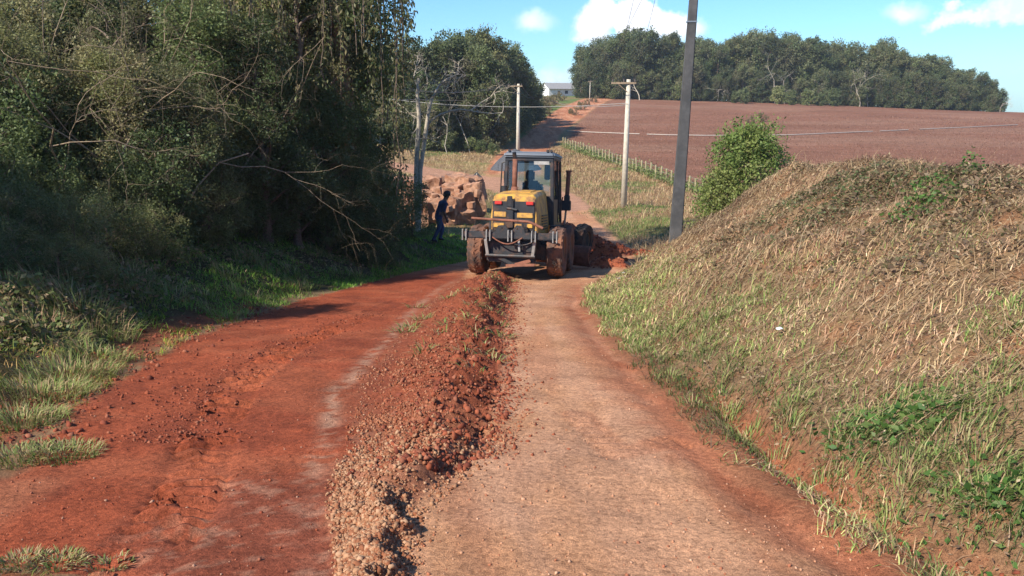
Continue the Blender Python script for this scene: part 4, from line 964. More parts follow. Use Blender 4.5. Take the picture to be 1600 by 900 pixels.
# ------------------------------------------------------------------ mesh builder for made things
class MB:
    def __init__(s): s.V = []; s.F = []
    def add(s, V, Fs):
        o = len(s.V); s.V += [tuple(v) for v in V]; s.F += [tuple(i + o for i in f) for f in Fs]; return s
    def box(s, c, d, rot=None, taper=(1, 1)):
        """c centre, d full size; taper scales x,y at the top"""
        V = []
        for z in (-.5, .5):
            for y in (-.5, .5):
                for x in (-.5, .5):
                    k = taper if z > 0 else (1, 1)
                    v = Vector((x * d[0] * k[0], y * d[1] * k[1], z * d[2]))
                    if rot is not None: v = rot @ v
                    V.append(Vector(c) + v)
        return s.add(V, [(0, 2, 3, 1), (4, 5, 7, 6), (0, 1, 5, 4), (2, 6, 7, 3), (0, 4, 6, 2), (1, 3, 7, 5)])
    def bar(s, a, b, w, h=None, up=(0, 0, 1)):
        """box-section bar from a to b"""
        a, b = Vector(a), Vector(b); h = h or w; d = b - a; L = d.length; d.normalize(); u = Vector(up)
        if abs(d.dot(u)) > .95: u = Vector((0, 1, 0))
        sx = d.cross(u).normalized(); sz = sx.cross(d)
        V = [p + sx * i * w / 2 + sz * j * h / 2 for p in (a, b) for j in (-1, 1) for i in (-1, 1)]
        return s.add(V, [(0, 1, 3, 2), (4, 6, 7, 5), (0, 4, 5, 1), (2, 3, 7, 6), (0, 2, 6, 4), (1, 5, 7, 3)])
    def cyl(s, a, b, r0, r1=None, n=14, cap=True):
        a, b = Vector(a), Vector(b); r1 = r0 if r1 is None else r1; d = (b - a).normalized(); u = Vector((0, 0, 1)) if abs(d.z) < .9 else Vector((1, 0, 0))
        sx = d.cross(u).normalized(); sy = d.cross(sx)
        V = [p + (sx * math.cos(t) + sy * math.sin(t)) * r for p, r in ((a, r0), (b, r1)) for t in [2 * math.pi * i / n for i in range(n)]]
        Fs = [(i, (i + 1) % n, n + (i + 1) % n, n + i) for i in range(n)]
        if cap: Fs += [tuple(range(n))[::-1], tuple(range(n, 2 * n))]
        return s.add(V, Fs)
    def prism(s, pts, axis_vec, origin=(0, 0, 0)):
        """pts: list of 3D points of a polygon, extruded by axis_vec"""
        n = len(pts); a = [Vector(p) + Vector(origin) for p in pts]; V = a + [p + Vector(axis_vec) for p in a]
        return s.add(V, [tuple(range(n))[::-1], tuple(range(n, 2 * n))] + [(i, (i + 1) % n, n + (i + 1) % n, n + i) for i in range(n)])
    def lathe(s, prof, axis='X', c=(0, 0, 0), n=32):
        """prof: list of (along axis, radius)"""
        V = []
        for p, r_ in prof:
            for i in range(n):
                t = 2 * math.pi * i / n; V.append(Vector(c) + (Vector((p, r_ * math.cos(t), r_ * math.sin(t))) if axis == 'X' else Vector((r_ * math.cos(t), r_ * math.sin(t), p))))
        k = len(prof)
        return s.add(V, [(j * n + i, j * n + (i + 1) % n, (j + 1) * n + (i + 1) % n, (j + 1) * n + i) for j in range(k - 1) for i in range(n)] + [tuple(range(n))[::-1], tuple(range((k - 1) * n, k * n))])
    def build(s, name, mat, parent=None, bevel=0, smooth=False, seg=2):
        me = bpy.data.meshes.new(name); me.from_pydata(s.V, [], s.F); me.update()
        bm = bmesh.new(); bm.from_mesh(me); bmesh.ops.recalc_face_normals(bm, faces=bm.faces)
        if bevel: bmesh.ops.bevel(bm, geom=[e for e in bm.edges if e.is_manifold and e.calc_face_angle(0) > .5], offset=bevel, segments=seg, affect='EDGES', clamp_overlap=True)
        bm.to_mesh(me); bm.free()
        if smooth: me.polygons.foreach_set('use_smooth', np.ones(len(me.polygons), bool))
        return link(name, me, mat, parent)

# ------------------------------------------------------------------ poles and lines
M_CONC = simple('shade_darkened_concrete', (.095, .092, .09), .9, 0, .3, 3, .3, (.06, .06, .06), .6, 2)  # pole shaft: tree shade is put into this dark base colour
M_POLE = simple('pale_pole', (.52, .46, .36), .85, 0, .18, 5, .2)
M_WOOD = simple('weathered_wood', (.30, .22, .14), .85, 0, .3, 9, .3)
M_CERAM = simple('insulator_glaze', (.10, .075, .06), .35)
M_WIRE = simple('wire_metal', (.10, .10, .10), .5)
M_WIRE_L = simple('bright_wire', (.34, .32, .29), .5)
M_GALV = simple('galvanised_steel', (.35, .36, .37), .45, .7)
pole = empty('concrete_pole'); m = MB()
ptop = Vector((.28, -.15, 10.6))
# rectangular tapered shaft
V = []
for f, w, d in ((0, .34, .26), (1, .15, .13)):
    c = ptop * f + Vector((0, 0, -.6 * (1 - f)))
    V += [c + Vector((sx * w / 2, sy * d / 2, 0)) for sx, sy in ((-1, -1), (1, -1), (1, 1), (-1, 1))]
m.add(V, [(0, 1, 2, 3), (4, 5, 6, 7), (0, 1, 5, 4), (1, 2, 6, 5), (2, 3, 7, 6), (3, 0, 4, 7)])
m.build('shaft', M_CONC, pole, .025)
f = .59; c = ptop * f
MB().box(c, (.25, .21, .035)).build('band', M_GALV, pole)
MB().bar(ptop + Vector((-1.1, .1, -.3)), ptop + Vector((1.1, .1, -.3)), .09, .1).build('crossarm', M_WOOD, pole)
for ox in (-.95, -.35, .35, .95): MB().cyl(ptop + Vector((ox, .1, -.25)), ptop + Vector((ox, .1, -.05)), .04, .03, 10).build('insulator', M_CERAM, pole)
pc = (4.52, 22.0); pole.location = (pc[0], pc[1], hz(*pc)); tag(pole, 'tall concrete utility pole, its grey darkened for tree shade, leaning at the end of the right bank', 'utility pole')
CT = pole.location + ptop
def wooden_pole(x, y, px, top, base_r, label, arm=(-.75, .35), yaw=0.0, mat=M_POLE):
    g = hz(x, y); H = at(px, top, y).z - g
    o = empty('utility_pole', (x, y, g)); MB().cyl((0, 0, -.4), (.06, 0, H), base_r, base_r * .62, 14).build('shaft', mat, o, 0, True)
    R_ = Matrix.Rotation(yaw, 3, 'Z')
    MB().bar(R_ @ Vector((arm[0], -.13, H - .22)), R_ @ Vector((arm[1], -.13, H - .22)), .09, .11).build('crossarm', M_WOOD, o)
    MB().bar(R_ @ Vector((arm[0] * .6, -.14, H - .26)), R_ @ Vector((0, -.1, H - .75)), .04, .04).build('brace', M_WOOD, o)
    n = 3
    for i in range(n):
        ax = arm[0] + .08 + (arm[1] - arm[0] - .16) * i / (n - 1); a = R_ @ Vector((ax, -.13, H - .16))
        MB().cyl(a, a + Vector((0, 0, .2)), .045, .03, 10).build('insulator', M_CERAM, o)
    MB().cyl((0.05, 0, H - .95), (.05, 0, H - .9), base_r * .72, base_r * .72, 12).build('band', M_GALV, o)
    tag(o, label, 'utility pole'); return o, Vector((x, y, g + H))
pR, TR = wooden_pole((975 - 800) / F * 50, 50, 982, 124, .20, 'pale utility pole with a crossarm standing in the dry grass by the fence', (-1.0, .5))
pL, TL = wooden_pole((809 - 800) / F * 82, 82, 811, 131, .22, 'pale utility pole with a crossarm beside the dark gravel heap', (-1.0, .45))
pF, TF = wooden_pole((843 - 800) / F * 165, 165, 843, 136, .15, 'small distant utility pole beside the hill road below the house', (-1.2, .8), .3)
pG, TG = wooden_pole((918 - 800) / F * 198, 198, 918, 126, .12, 'slim distant post at the top of the field near the hilltop wood', (-.5, .5), .1)
def wire(a, b, sag, rad, label, group=None, mat=M_WIRE):
    a, b = Vector(a), Vector(b); t = np.linspace(0, 1, 40)
    P = np.array([a.lerp(b, float(s)) - Vector((0, 0, sag * 4 * s * (1 - s))) for s in t])
    o = link('overhead_wire', tube_mesh('overhead_wire', [(P, np.full(40, rad))], 4), mat); tag(o, label, 'wire', group)
WG = 'wires between the poles'
for ox in (-.9, -.3, .3): wire(TL + Vector((ox, -.13, -.05)), TF + Vector((ox, 0, -.1)), 1.6, .018, 'thin power line climbing from the pole by the gravel heap to the hill', WG)
wire(at(560, 148, 60), TR + Vector((0, -.2, -1.4)), .5, .016, 'upper pale telephone cable crossing to the pole by the fence', None, M_WIRE_L)
wire(at(560, 153, 60), TF + Vector((0, -.1, -1.9)), .4, .016, 'lower pale telephone cable running past the pole by the gravel heap', None, M_WIRE_L)
wire(TF + Vector((0, 0, -1.2)), TR + Vector((0, 0.2, -1.5)), 1.0, .018, 'pale telephone cable from the hill down to the pole by the fence', None, M_WIRE_L)
for ox in (-.9, -.25): wire(TL + Vector((ox, -.13, -.05)), at(560 + ox * 40, 118, 62), 1.0, .018, 'thin power line running from the pole by the gravel heap into the wood', WG)
wire(CT + Vector((.35, .1, -.05)), TG + Vector((.3, 0, -.1)), 1.6, .013, 'dark power line dropping from the concrete pole toward the hill', WG)
wire(CT + Vector((-.35, .1, -.05)), TR + Vector((.3, -.13, -.05)), .5, .008, 'thin power line between the concrete pole and the pole by the fence', WG)
wire(CT + Vector((-.95, .1, -.05)), TR + Vector((-.9, -.13, -.05)), .5, .008, 'thin power line between the concrete pole and the pole by the fence', WG)

# ------------------------------------------------------------------ fence along the field
M_POST = simple('fence_post', (.32, .27, .15), .9, 0, .35, 7, .4)
fence = empty('wire_fence'); A = (880, 226, 101.0); 
f0 = Vector((6.4, 101, 0)); f1 = Vector((13.9, 58.5, 0)); NP = 36
MB().cyl((0, 0, -.2), (.01, 0, 1.25), .09, .075, 8).build('post', M_POST, fence)
pm = fence.children[0].data; bpy.data.objects.remove(fence.children[0])
fence.location = (f1.x, f1.y, hz(f1.x, f1.y)); tops = []
rf = random.Random(3)
for i in range(NP):
    p = f0.lerp(f1, (i / (NP - 1))); p.z = hz(p.x, p.y)
    o = link('post', pm, None, fence); o.location = p - fence.location; o.rotation_euler = (rf.uniform(-.07, .07), rf.uniform(-.07, .07), rf.random() * 6); o.scale = (1, 1, rf.uniform(.85, 1.1)); tops.append(p - fence.location)
for h in (.35, .75, 1.1): link('strand', tube_mesh('strand', [(np.array([t + Vector((0, 0, h)) for t in tops]), np.full(NP, .008))], 4), M_WIRE_L, fence)
tag(fence, 'post and wire fence between the dry verge and the brown field', 'fence')
# creepers and weeds along the fence
rw = np.random.default_rng(91); P, C = [], []
for i in range(260):
    t = rw.random(); p = f0.lerp(f1, t); m = 26; q = rw.normal(0, .35, (m, 3)); q[:, 2] = np.abs(q[:, 2]) * 1.0
    P.append(np.array([p.x + .2, p.y, hz(p.x, p.y) + .05]) + q); C.append(palette(rw, m, [(.13, .19, .05), (.17, .22, .06), (.22, .22, .09)], .25))
P = np.concatenate(P); C = np.concatenate(C); n = len(P); L = rw.uniform(.16, .3, n)
tag(link('fence_weeds', leaf_mesh('fence_weeds', P, rw.normal(size=(n, 3)), rw.normal(size=(n, 3)), L, L * .4, C), M_LEAF), 'green weeds growing along the foot of the wire fence', 'weeds', kind='stuff')
# pale strip across the field (dry terrace line), modelled as low tubes
pts = []
for px, py in ((886, 206), (930, 208), (980, 210), (1040, 212), (1100, 213), (1170, 213), (1240, 212), (1330, 208), (1420, 204), (1510, 200), (1590, 196)):
    c0 = hit(px, py); pts.append((c0[0], c0[1]))
pts = np.array(pts); tt = np.linspace(0, 1, 160); xs_ = np.interp(tt, np.linspace(0, 1, len(pts)), pts[:, 0]); ys_ = np.interp(tt, np.linspace(0, 1, len(pts)), pts[:, 1])
P = np.stack([xs_, ys_, height(xs_, ys_, False) + .12], -1)
seg = [(P[a:b], np.full(b - a, .075)) for a, b in ((0, 38), (40, 74), (76, 118), (119, 128), (130, 160))]
pipe = empty('pale_terrace_strip', (0, 0, 0))
M_TERRACE = simple('pale_dry_strip', (.40, .34, .29), .7)
for s_ in seg: link('strip_length', tube_mesh('strip_length', [s_], 8), M_TERRACE, pipe)
tag(pipe, 'long pale dry terrace strip lying across the brown field', 'pipe')

# ------------------------------------------------------------------ house on the hill
M_WALL = simple('white_wall', (.78, .77, .73), .8, 0, .06, 2)
M_ROOF = simple('grey_roof', (.30, .29, .28), .8, 0, .2, 3)
hx, hy = (872 - 800) / F * 275, 275.0
house = empty('white_house', (hx, hy, hz(hx, hy)), math.radians(32)); w, l_, eh, rh = 5.2, 12.0, 2.4, 4.0
MB().prism([(-l_ / 2, -w / 2, -1.5), (-l_ / 2, w / 2, -1.5), (-l_ / 2, w / 2, eh), (-l_ / 2, 0, rh), (-l_ / 2, -w / 2, eh)], (l_, 0, 0)).build('wall', M_WALL, house)
m = MB()
for s_ in (-1, 1):
    a = Vector((0, 0, rh + .1)); b = Vector((0, s_ * (w / 2 + .5), eh - .25)); up_ = Vector((0, 0, .12))
    m.add([Vector((-l_ / 2 - .4, p.y, p.z)) for p in (a, b, b + up_, a + up_)] + [Vector((l_ / 2 + .4, p.y, p.z)) for p in (a, b, b + up_, a + up_)], [(0, 1, 2, 3), (4, 7, 6, 5), (0, 4, 5, 1), (1, 5, 6, 2), (2, 6, 7, 3), (3, 7, 4, 0)])
m.build('roof', M_ROOF, house)
MB().box((1, -w / 2 - .02, 1.2), (1.2, .06, 1.0)).build('window', simple('dark_pane', (.04, .05, .06), .2), house)
MB().box((-2, -w / 2 - .02, .6), (1.0, .06, 2.0)).build('door', M_WOOD, house)
tag(house, 'white gabled house with a grey roof at the top of the hill road', 'house')

# ------------------------------------------------------------------ dark gravel heap behind the grader
rm = np.random.default_rng(9)
gx_, gy_ = (806 - 800) / F * 76, 76.0; a = np.linspace(0, 2 * np.pi, 49)[:-1]; q = np.linspace(0, 1, 16)
A_, Q_ = np.meshgrid(a, q); X = gx_ + np.cos(A_) * Q_ * 2.5; Y = gy_ + np.sin(A_) * Q_ * 2.2
Z = height(X, Y, False) - .1 + 1.95 * (1 - Q_ ** 1.6) * (.9 + .25 * fbm(X * 1.2, Y * 1.2, 2))
i = np.arange(16 * 48).reshape(16, 48); j = np.roll(i, -1, 1)
me = mesh_np('gravel_heap', np.stack([X, Y, Z], -1).reshape(-1, 3), [np.stack([i[:-1], j[:-1], j[1:], i[1:]], -1).reshape(-1, 4)], None, True)
tag(link('gravel_heap', me, simple('dark_gravel', (.075, .075, .08), .95, 0, .5, 14, .6)), 'rounded heap of dark grey gravel on the verge behind the grader', 'gravel heap')

# ------------------------------------------------------------------ stone wall holding the bend
M_ROCK = simple('pinkish_rock', (.40, .22, .135), .9, 0, .35, 2.6, 1.0, (.27, .12, .065), .55, 2.2)
M_SLAB = simple('brown_slab', (.20, .115, .08), .9, 0, .3, 3, .4)
wall = empty('stone_wall', (-4.6, 41, hz(-4.6, 41)))
rk = np.random.default_rng(15)
from mathutils import noise as mnoise
def rock_mesh(seed, sx, sy, sz):
    r_ = np.random.default_rng(seed); bm = bmesh.new(); bmesh.ops.create_cube(bm, size=1.0); bmesh.ops.subdivide_edges(bm, edges=bm.edges[:], cuts=6, use_grid_fill=True)
    off = Vector(r_.uniform(-50, 50, 3))
    for v in bm.verts:
        p = v.co.copy(); k = 1 - .30 * max(0, p.length - .5)
        p = Vector((p.x * sx, p.y * sy, p.z * sz)) * k
        v.co = p + mnoise.noise_vector(p * 1.7 + off) * .20 * min(sx, sz) + mnoise.noise_vector(p * 5.5 + off) * .075 * min(sx, sz)
    me = bpy.data.meshes.new('stone'); bm.to_mesh(me); bm.free(); return me
# (pixel centre, pixel width, pixel height, depth)
rocks = [(742, 312, 28, 52, 38.5), (722, 322, 34, 44, 38), (700, 325, 36, 36, 37.5), (678, 330, 34, 34, 37), (655, 332, 30, 40, 36.6), (735, 290, 34, 28, 40), (712, 300, 34, 26, 39.6), (690, 306, 32, 24, 39), (666, 310, 30, 24, 38.6), (640, 315, 34, 40, 38),
         (670, 288, 40, 24, 44), (722, 285, 44, 22, 44.5), (632, 292, 40, 26, 43), (750, 300, 14, 30, 39), (606, 300, 40, 44, 41), (725, 340, 30, 26, 37.6), (702, 345, 30, 22, 37.2)] + [(620 + (i * 47) % 130, 296 + (i * 29) % 52, 8 + (i * 5) % 9, 7 + (i * 3) % 7, 36.6 + (i * 13) % 10 * .25) for i in range(26)]
for k, (px, py, pw, ph, y) in enumerate(rocks):
    c0 = at(px, py, y); s_ = y / F * 1.12
    o = link('stone', rock_mesh(200 + k, pw * s_ * .95, pw * s_ * .8, ph * s_ * .9), M_ROCK, wall); o.location = c0 - wall.location; o.rotation_euler = (rk.normal(0, .12), rk.normal(0, .12), rk.normal(0, .4))
for (px, py, pw, ph, y) in ((676, 282, 62, 14, 45.2), (722, 279, 50, 12, 45.6), (640, 284, 40, 14, 44.6)):
    c0 = at(px, py, y); s_ = y / F
    o = MB().box((0, 0, 0), (pw * s_, .5, ph * s_)).build('coping_slab', M_SLAB, wall, .03); o.location = c0 - wall.location; o.rotation_euler = (0, .03, rk.normal(0, .15))
tag(wall, 'wall of rough pinkish boulders topped with brown slabs beside the bend', 'stone wall')

# ------------------------------------------------------------------ road sign seen from behind
sg = at(745, 283, 53.0); gsz = hz(sg.x, sg.y); sign = empty('road_sign', (sg.x, sg.y, gsz))
zc_ = at(745, 277, 53).z - gsz
MB().cyl((0, 0, -.3), (0, 0, zc_ + .25), .035, .035, 8).build('post', M_POLE, sign)
o = MB().box((0, .05, 0), (.52, .02, .52)).build('panel', simple('grey_sign_back', (.06, .065, .07), .6), sign, .004, False, 1); o.location = (0, 0, zc_); o.rotation_euler = (0, math.radians(45), 0)
tag(sign, 'grey back of a diamond shaped road sign on a thin post', 'road sign')

# ------------------------------------------------------------------ litter
M_LIT = simple('white_plastic', (.75, .76, .78), .5)
for px, py, s_, lab in ((975, 428, .05, 'crumpled white plastic scrap at the road edge below the pole'), (968, 436, .035, 'small torn white scrap beside the larger litter at the road edge'), (1217, 526, .028, 'white bit of litter caught in the dry grass on the right bank')):
    c0 = hit(px, py); bm = bmesh.new(); bmesh.ops.create_icosphere(bm, subdivisions=2, radius=s_)
    r_ = random.Random(px)
    for v in bm.verts: v.co = Vector((v.co.x * 1.3, v.co.y, v.co.z * .6)) * r_.uniform(.6, 1.25)
    me = bpy.data.meshes.new('litter'); bm.to_mesh(me); bm.free(); o = link('litter', me, M_LIT); o.location = (c0[0], c0[1], hz(*c0) + s_ * .5 + (.06 if px > 1000 else .0)); tag(o, lab, 'litter')

# ------------------------------------------------------------------ motor grader (local axes: x right, y forward, z up; rear wheel centre at y = 0)
MUD = (.26, .10, .05)
G_YEL = simple('grader_yellow', (.60, .33, .06), .5, 0, .1, 3, 0, (.28, .14, .06), .5, 5)
G_BLK = simple('black_paint', (.022, .022, .024), .45, 0, .3, 5, 0, (.10, .05, .03), .3, 3)
G_FRM = simple('greasy_black_steel', (.03, .03, .032), .5, .2, .4, 6, .2, (.11, .06, .04), .35, 5)
G_ROOF = simple('blue_grey_roof', (.055, .075, .11), .4, 0, .15, 4)
G_RUST = simple('rusty_steel', (.22, .085, .05), .8, 0, .35, 9, .3)
G_BRT = simple('worn_steel', (.38, .36, .33), .5, .5, .25, 9)
G_TYRE = simple('muddy_tyre', (.05, .04, .036), .9, 0, .3, 7, .3, (.23, .10, .055), .72, 2.6)
G_TYRE_D = simple('dark_tyre', (.03, .027, .026), .9, 0, .3, 7, .3, (.13, .065, .04), .5, 2.6)
G_RIM = simple('rim_paint', (.30, .20, .06), .6, 0, .2, 6, 0, MUD, .7, 4)
G_RED = simple('red_lamp', (.55, .035, .02), .25)
G_SEAT = simple('seat_cover', (.03, .03, .035), .8)
mg, nt_, b_ = mat_new('cab_glass')
out_ = nt_.nodes['Material Output']; tr_ = nt_.nodes.new('ShaderNodeBsdfTransparent'); tr_.inputs[0].default_value = (.88, .93, .92, 1)
gl_ = nt_.nodes.new('ShaderNodeBsdfGlossy'); gl_.inputs['Roughness'].default_value = .03
fr_ = nt_.nodes.new('ShaderNodeFresnel'); fr_.inputs[0].default_value = 1.45
mx_ = nt_.nodes.new('ShaderNodeMixShader'); nt_.links.new(fr_.outputs[0], mx_.inputs[0]); nt_.links.new(tr_.outputs[0], mx_.inputs[1]); nt_.links.new(gl_.outputs[0], mx_.inputs[2]); nt_.links.new(mx_.outputs[0], out_.inputs[0])
G_GLASS = mg
grader = empty('motor_grader')
def tyre_mesh(name, R, w, lugs=22):
    m = MB(); h = w / 2
    m.lathe([(-h * .72, R * .52), (-h * .95, R * .60), (-h, R * .76), (-h * .96, R * .88), (-h * .82, R * .94), (0, R * .955), (h * .82, R * .94), (h * .96, R * .88), (h, R * .76), (h * .95, R * .60), (h * .72, R * .52)], 'X', (0, 0, 0), 40)
    for i in range(lugs):
        for sd in (-1, 1):
            t = 2 * math.pi * (i + (.5 if sd > 0 else 0)) / lugs; dt = .22
            pts = []
            for (xx, tt, rr2) in ((sd * .01 * w, t + dt, R * .95), (sd * h * .99, t, R * .86)):
                pts.append((xx, tt, rr2))
            V = []
            wd = .075
            for (xx, tt, rl) in pts:
                for k, rr2 in ((-1, rl), (1, rl), (1, rl + R * .055), (-1, rl + R * .055)):
                    a_ = tt + k * wd / R * .5
                    V.append((xx, rr2 * math.cos(a_), rr2 * math.sin(a_)))
            m.add(V, [(0, 1, 2, 3), (4, 7, 6, 5), (0, 4, 5, 1), (1, 5, 6, 2), (2, 6, 7, 3), (3, 7, 4, 0)])
    me = bpy.data.meshes.new(name); me.from_pydata(m.V, [], m.F); me.update()
    bm = bmesh.new(); bm.from_mesh(me); bmesh.ops.recalc_face_normals(bm, faces=bm.faces); bm.to_mesh(me); bm.free()
    return me
def rim_mesh(R, w, sd):
    m = MB(); h = w / 2 * sd
    m.lathe([(h * -.6, R * .5), (h * .74, R * .525), (h * .80, R * .50), (h * .5, R * .44), (h * .35, R * .2), (h * .62, R * .18), (h * .62, R * .03)], 'X', (0, 0, 0), 28)
    for i in range(8):
        t = 2 * math.pi * i / 8; m.cyl((h * .36, R * .32 * math.cos(t), R * .32 * math.sin(t)), (h * .52, R * .32 * math.cos(t), R * .32 * math.sin(t)), .022, None, 6)
    me = bpy.data.meshes.new('rim'); me.from_pydata(m.V, [], m.F); me.update()
    bm = bmesh.new(); bm.from_mesh(me); bmesh.ops.recalc_face_normals(bm, faces=bm.faces); bm.to_mesh(me); bm.free(); me.materials.append(G_RIM)
    return me
TM = tyre_mesh('grader_tyre', .66, .40); TM.materials.append(G_TYRE); TMF = tyre_mesh('front_tyre', .60, .38); TMF.materials.append(G_TYRE_D)
RIMS = {sd: rim_mesh(.66, .40, sd) for sd in (-1, 1)}
def wheel(x, y, sd, me, R, tilt=0, steer=0, label=None):
    o = link('wheel', me, None, grader); o.location = (x, y, R); o.rotation_euler = (random.random() * .3, tilt, steer)
    if label: o['label'] = label
    q = link('rim', RIMS[sd], None, o); q.scale = (.95, R / .66, R / .66)
for sd in (-1, 1):
    wheel(sd * 1.02, 0, sd, TM, .66); wheel(sd * 1.02, 1.58, sd, TM, .66)
    wheel(sd * 1.04, 6.0, sd, TMF, .60, math.radians(6), math.radians(-14))
    MB().box((sd * .70, .79, .66), (.22, 2.1, .42)).build('tandem_case', G_FRM, grader, .05)
    MB().cyl((sd * .3, .79, .70), (sd * .72, .79, .70), .16).build('rear_axle', G_FRM, grader)
# rear chassis
MB().box((0, .35, .92), (.86, 2.5, .34)).build('rear_frame', G_FRM, grader, .02)
MB().box((0, -.78, .95), (1.15, .14, .55)).build('rear_plate', G_FRM, grader, .02)
MB().box((0, -.35, .62), (.7, .8, .34)).build('belly_guard', G_FRM, grader, .03)
MB().box((0, -.86, .70), (1.22, .22, .52)).build('ripper_carriage', G_FRM, grader, .03)
MB().box((0, .1, .70), (1.30, .55, .50)).build('axle_housing', G_FRM, grader, .05)
# hood: wide below, narrower above, roof falling towards the rear
def hoodpts(y, wb, wt, zb, zt): return [(-wb / 2, y, zb), (wb / 2, y, zb), (wb / 2 - .03, y, zb + .5), (wt / 2, y, zt - .08), (wt / 2 - .07, y, zt), (-wt / 2 + .07, y, zt), (-wt / 2, y, zt - .08), (-wb / 2 + .03, y, zb + .5)]
m = MB(); rings = [hoodpts(-.72, 1.22, 1.06, 1.02, 2.0), hoodpts(-.60, 1.24, 1.08, 1.02, 2.10), hoodpts(.1, 1.24, 1.06, 1.02, 2.17), hoodpts(1.28, 1.22, 1.0, 1.02, 2.22)]
V = [p for rg in rings for p in rg]; Fs = [tuple(range(8)), tuple(range(24, 32))[::-1]] + [(k * 8 + i, k * 8 + (i + 1) % 8, (k + 1) * 8 + (i + 1) % 8, (k + 1) * 8 + i) for k in range(3) for i in range(8)]
m.add(V, Fs); hood = m.build('hood', G_YEL, grader, .012)
# side of the hood: louvre panel
for sd in (-1, 1):
    m = MB()
    for k in range(6): m.bar((sd * .605, .0, 1.22 + k * .07), (sd * .605, .9, 1.22 + k * .07), .03, .03)
    m.build('side_louvres', G_BLK, hood)
MB().box((0, .35, 2.185), (.62, .9, .03), Matrix.Rotation(.06, 3, 'X')).build('hood_hatch', G_YEL, hood, .01)
# rear grille: black field, yellow bars, centre strip, lamps
g2 = MB().box((0, -.735, 1.47), (1.06, .04, .92)).build('rear_grille', G_BLK, grader, .01)
for (cx, cz, w_, h_) in ((-.335, 1.605, .31, .13), (.295, 1.59, .40, .125), (-.36, 1.335, .27, .115), (-.07, 1.34, .17, .08), (.15, 1.315, .22, .125), (.42, 1.33, .14, .10), (-.40, 1.10, .15, .12), (.20, 1.09, .26, .09), (-.12, 1.10, .16, .07)):
    MB().box((cx, -.765, cz), (w_, .035, h_)).build('grille_bar', G_YEL, g2, .01)
MB().box((-.08, -.785, 1.62), (.17, .05, .70)).build('centre_strip', G_BLK, g2, .01)
MB().box((-.09, -.80, 1.93), (.13, .04, .26)).build('lock_plate', G_BLK, g2, .01)
for cx in (-.38, .41): MB().box((cx, -.775, 1.89), (.18, .05, .085)).build('tail_lamp', G_RED, g2, .012)
MB().cyl((-.16, -.80, 1.76), (.10, -.80, 1.72), .035, None, 10).build('grille_handle', G_FRM, g2)
# rear window ledge, intake cap
MB().cyl((-.52, .6, 2.14), (-.52, .6, 2.32), .09).build('fuel_cap', G_BLK, hood, .01)
# exhaust with slanted mouth
m = MB(); ex = Vector((-.235, .55, 0)); m.cyl(ex + Vector((0, 0, 2.1)), ex + Vector((0, 0, 3.02)), .068, .064, 16); m.cyl(ex + Vector((0, 0, 2.1)), ex + Vector((0, 0, 2.3)), .09, .085, 16)
stack = m.build('exhaust_stack', G_RUST, grader, 0, True)
m = MB(); m.cyl(ex + Vector((0, 0, 3.0)), ex + Vector((-.02, -.05, 3.2)), .058, .05, 14); m.build('exhaust_mouth', G_BLK, stack)
# rusty towing bar carried across the rear, sagging to the right
m = MB(); m.cyl((-.98, -1.10, 1.50), (.45, -1.10, 1.45), .032, None, 10); m.cyl((.45, -1.10, 1.45), (.80, -1.08, 1.30), .034, None, 10); m.build('carried_bar', G_RUST, grader)
for cx in (-.5, .3): MB().bar((cx, -1.10, 1.20), (cx, -1.10, 1.48), .05, .04).build('bar_rest', G_FRM, grader)
# ripper frame: beam, shank holders, linkage
bm_obj = MB().box((0, -1.12, 1.10), (2.36, .15, .17)).build('ripper_beam', G_FRM, grader, .02)
for cx in (-1.12, -.52, .02, .60, 1.12):
    m = MB()
    for k in (-.045, .045): m.box((cx + k, -1.20, 1.10), (.025, .12, .28))
    m.build('shank_holder', G_BRT, bm_obj, .005)
    MB().box((cx, -1.21, 1.12), (.06, .05, .12)).build('holder_wedge', G_FRM, bm_obj)
for sd in (-1, 1):
    MB().bar((sd * .30, -.70, 1.22), (sd * .38, -1.12, 1.12), .10, .22).build('ripper_arm', G_FRM, grader)
    MB().bar((sd * .62, -1.12, 1.05), (sd * .56, -1.05, .62), .07, .09).build('ripper_link', G_BRT, grader)
    MB().bar((sd * .56, -1.05, .62), (sd * .30, -.72, .50), .09, .09).build('ripper_link', G_FRM, grader)
    MB().cyl((sd * .30, -.98, 1.18), (sd * .16, -1.16, 1.30), .05, None, 10).build('ripper_cylinder', G_FRM, grader)
m = MB(); m.prism([(-.42, -1.18, 1.02), (-.3, -1.18, 1.34), (-.12, -1.18, 1.36), (.02, -1.18, 1.18), (.16, -1.18, 1.36), (.32, -1.18, 1.34), (.45, -1.18, 1.02)], (0, .06, 0)); m.build('ripper_bracket', G_FRM, grader, .012)
MB().cyl((-.62, -1.05, .60), (.62, -1.05, .60), .05, None, 10).build('ripper_cross_shaft', G_FRM, grader)
MB().bar((-.35, -1.0, .58), (.10, -1.02, .38), .06, .08).build('tow_strut', G_FRM, grader); MB().bar((.5, -1.0, .50), (.05, -1.02, .36), .06, .08).build('tow_strut', G_RUST, grader)
MB().bar((-.1, -1.06, .36), (.62, -1.06, .40), .05, .06).build('tow_strut', G_RUST, grader)
MB().bar((.22, -1.12, 1.02), (.24, -1.12, .72), .05, .05).build('hanging_link', G_BRT, grader)
# sagging hose
t_ = np.linspace(0, 1, 14); link('hose', tube_mesh('hose', [(np.stack([-.42 + .74 * t_, np.full(14, -1.22), 1.06 - .16 * np.sin(np.pi * t_)], -1), np.full(14, .018))], 6), G_RUST, grader)
t_ = np.linspace(0, 1, 14); link('hose', tube_mesh('hose', [(np.stack([-.05 + .66 * t_, np.full(14, -1.20), .98 - .10 * np.sin(np.pi * t_)], -1), np.full(14, .015))], 6), G_FRM, grader)
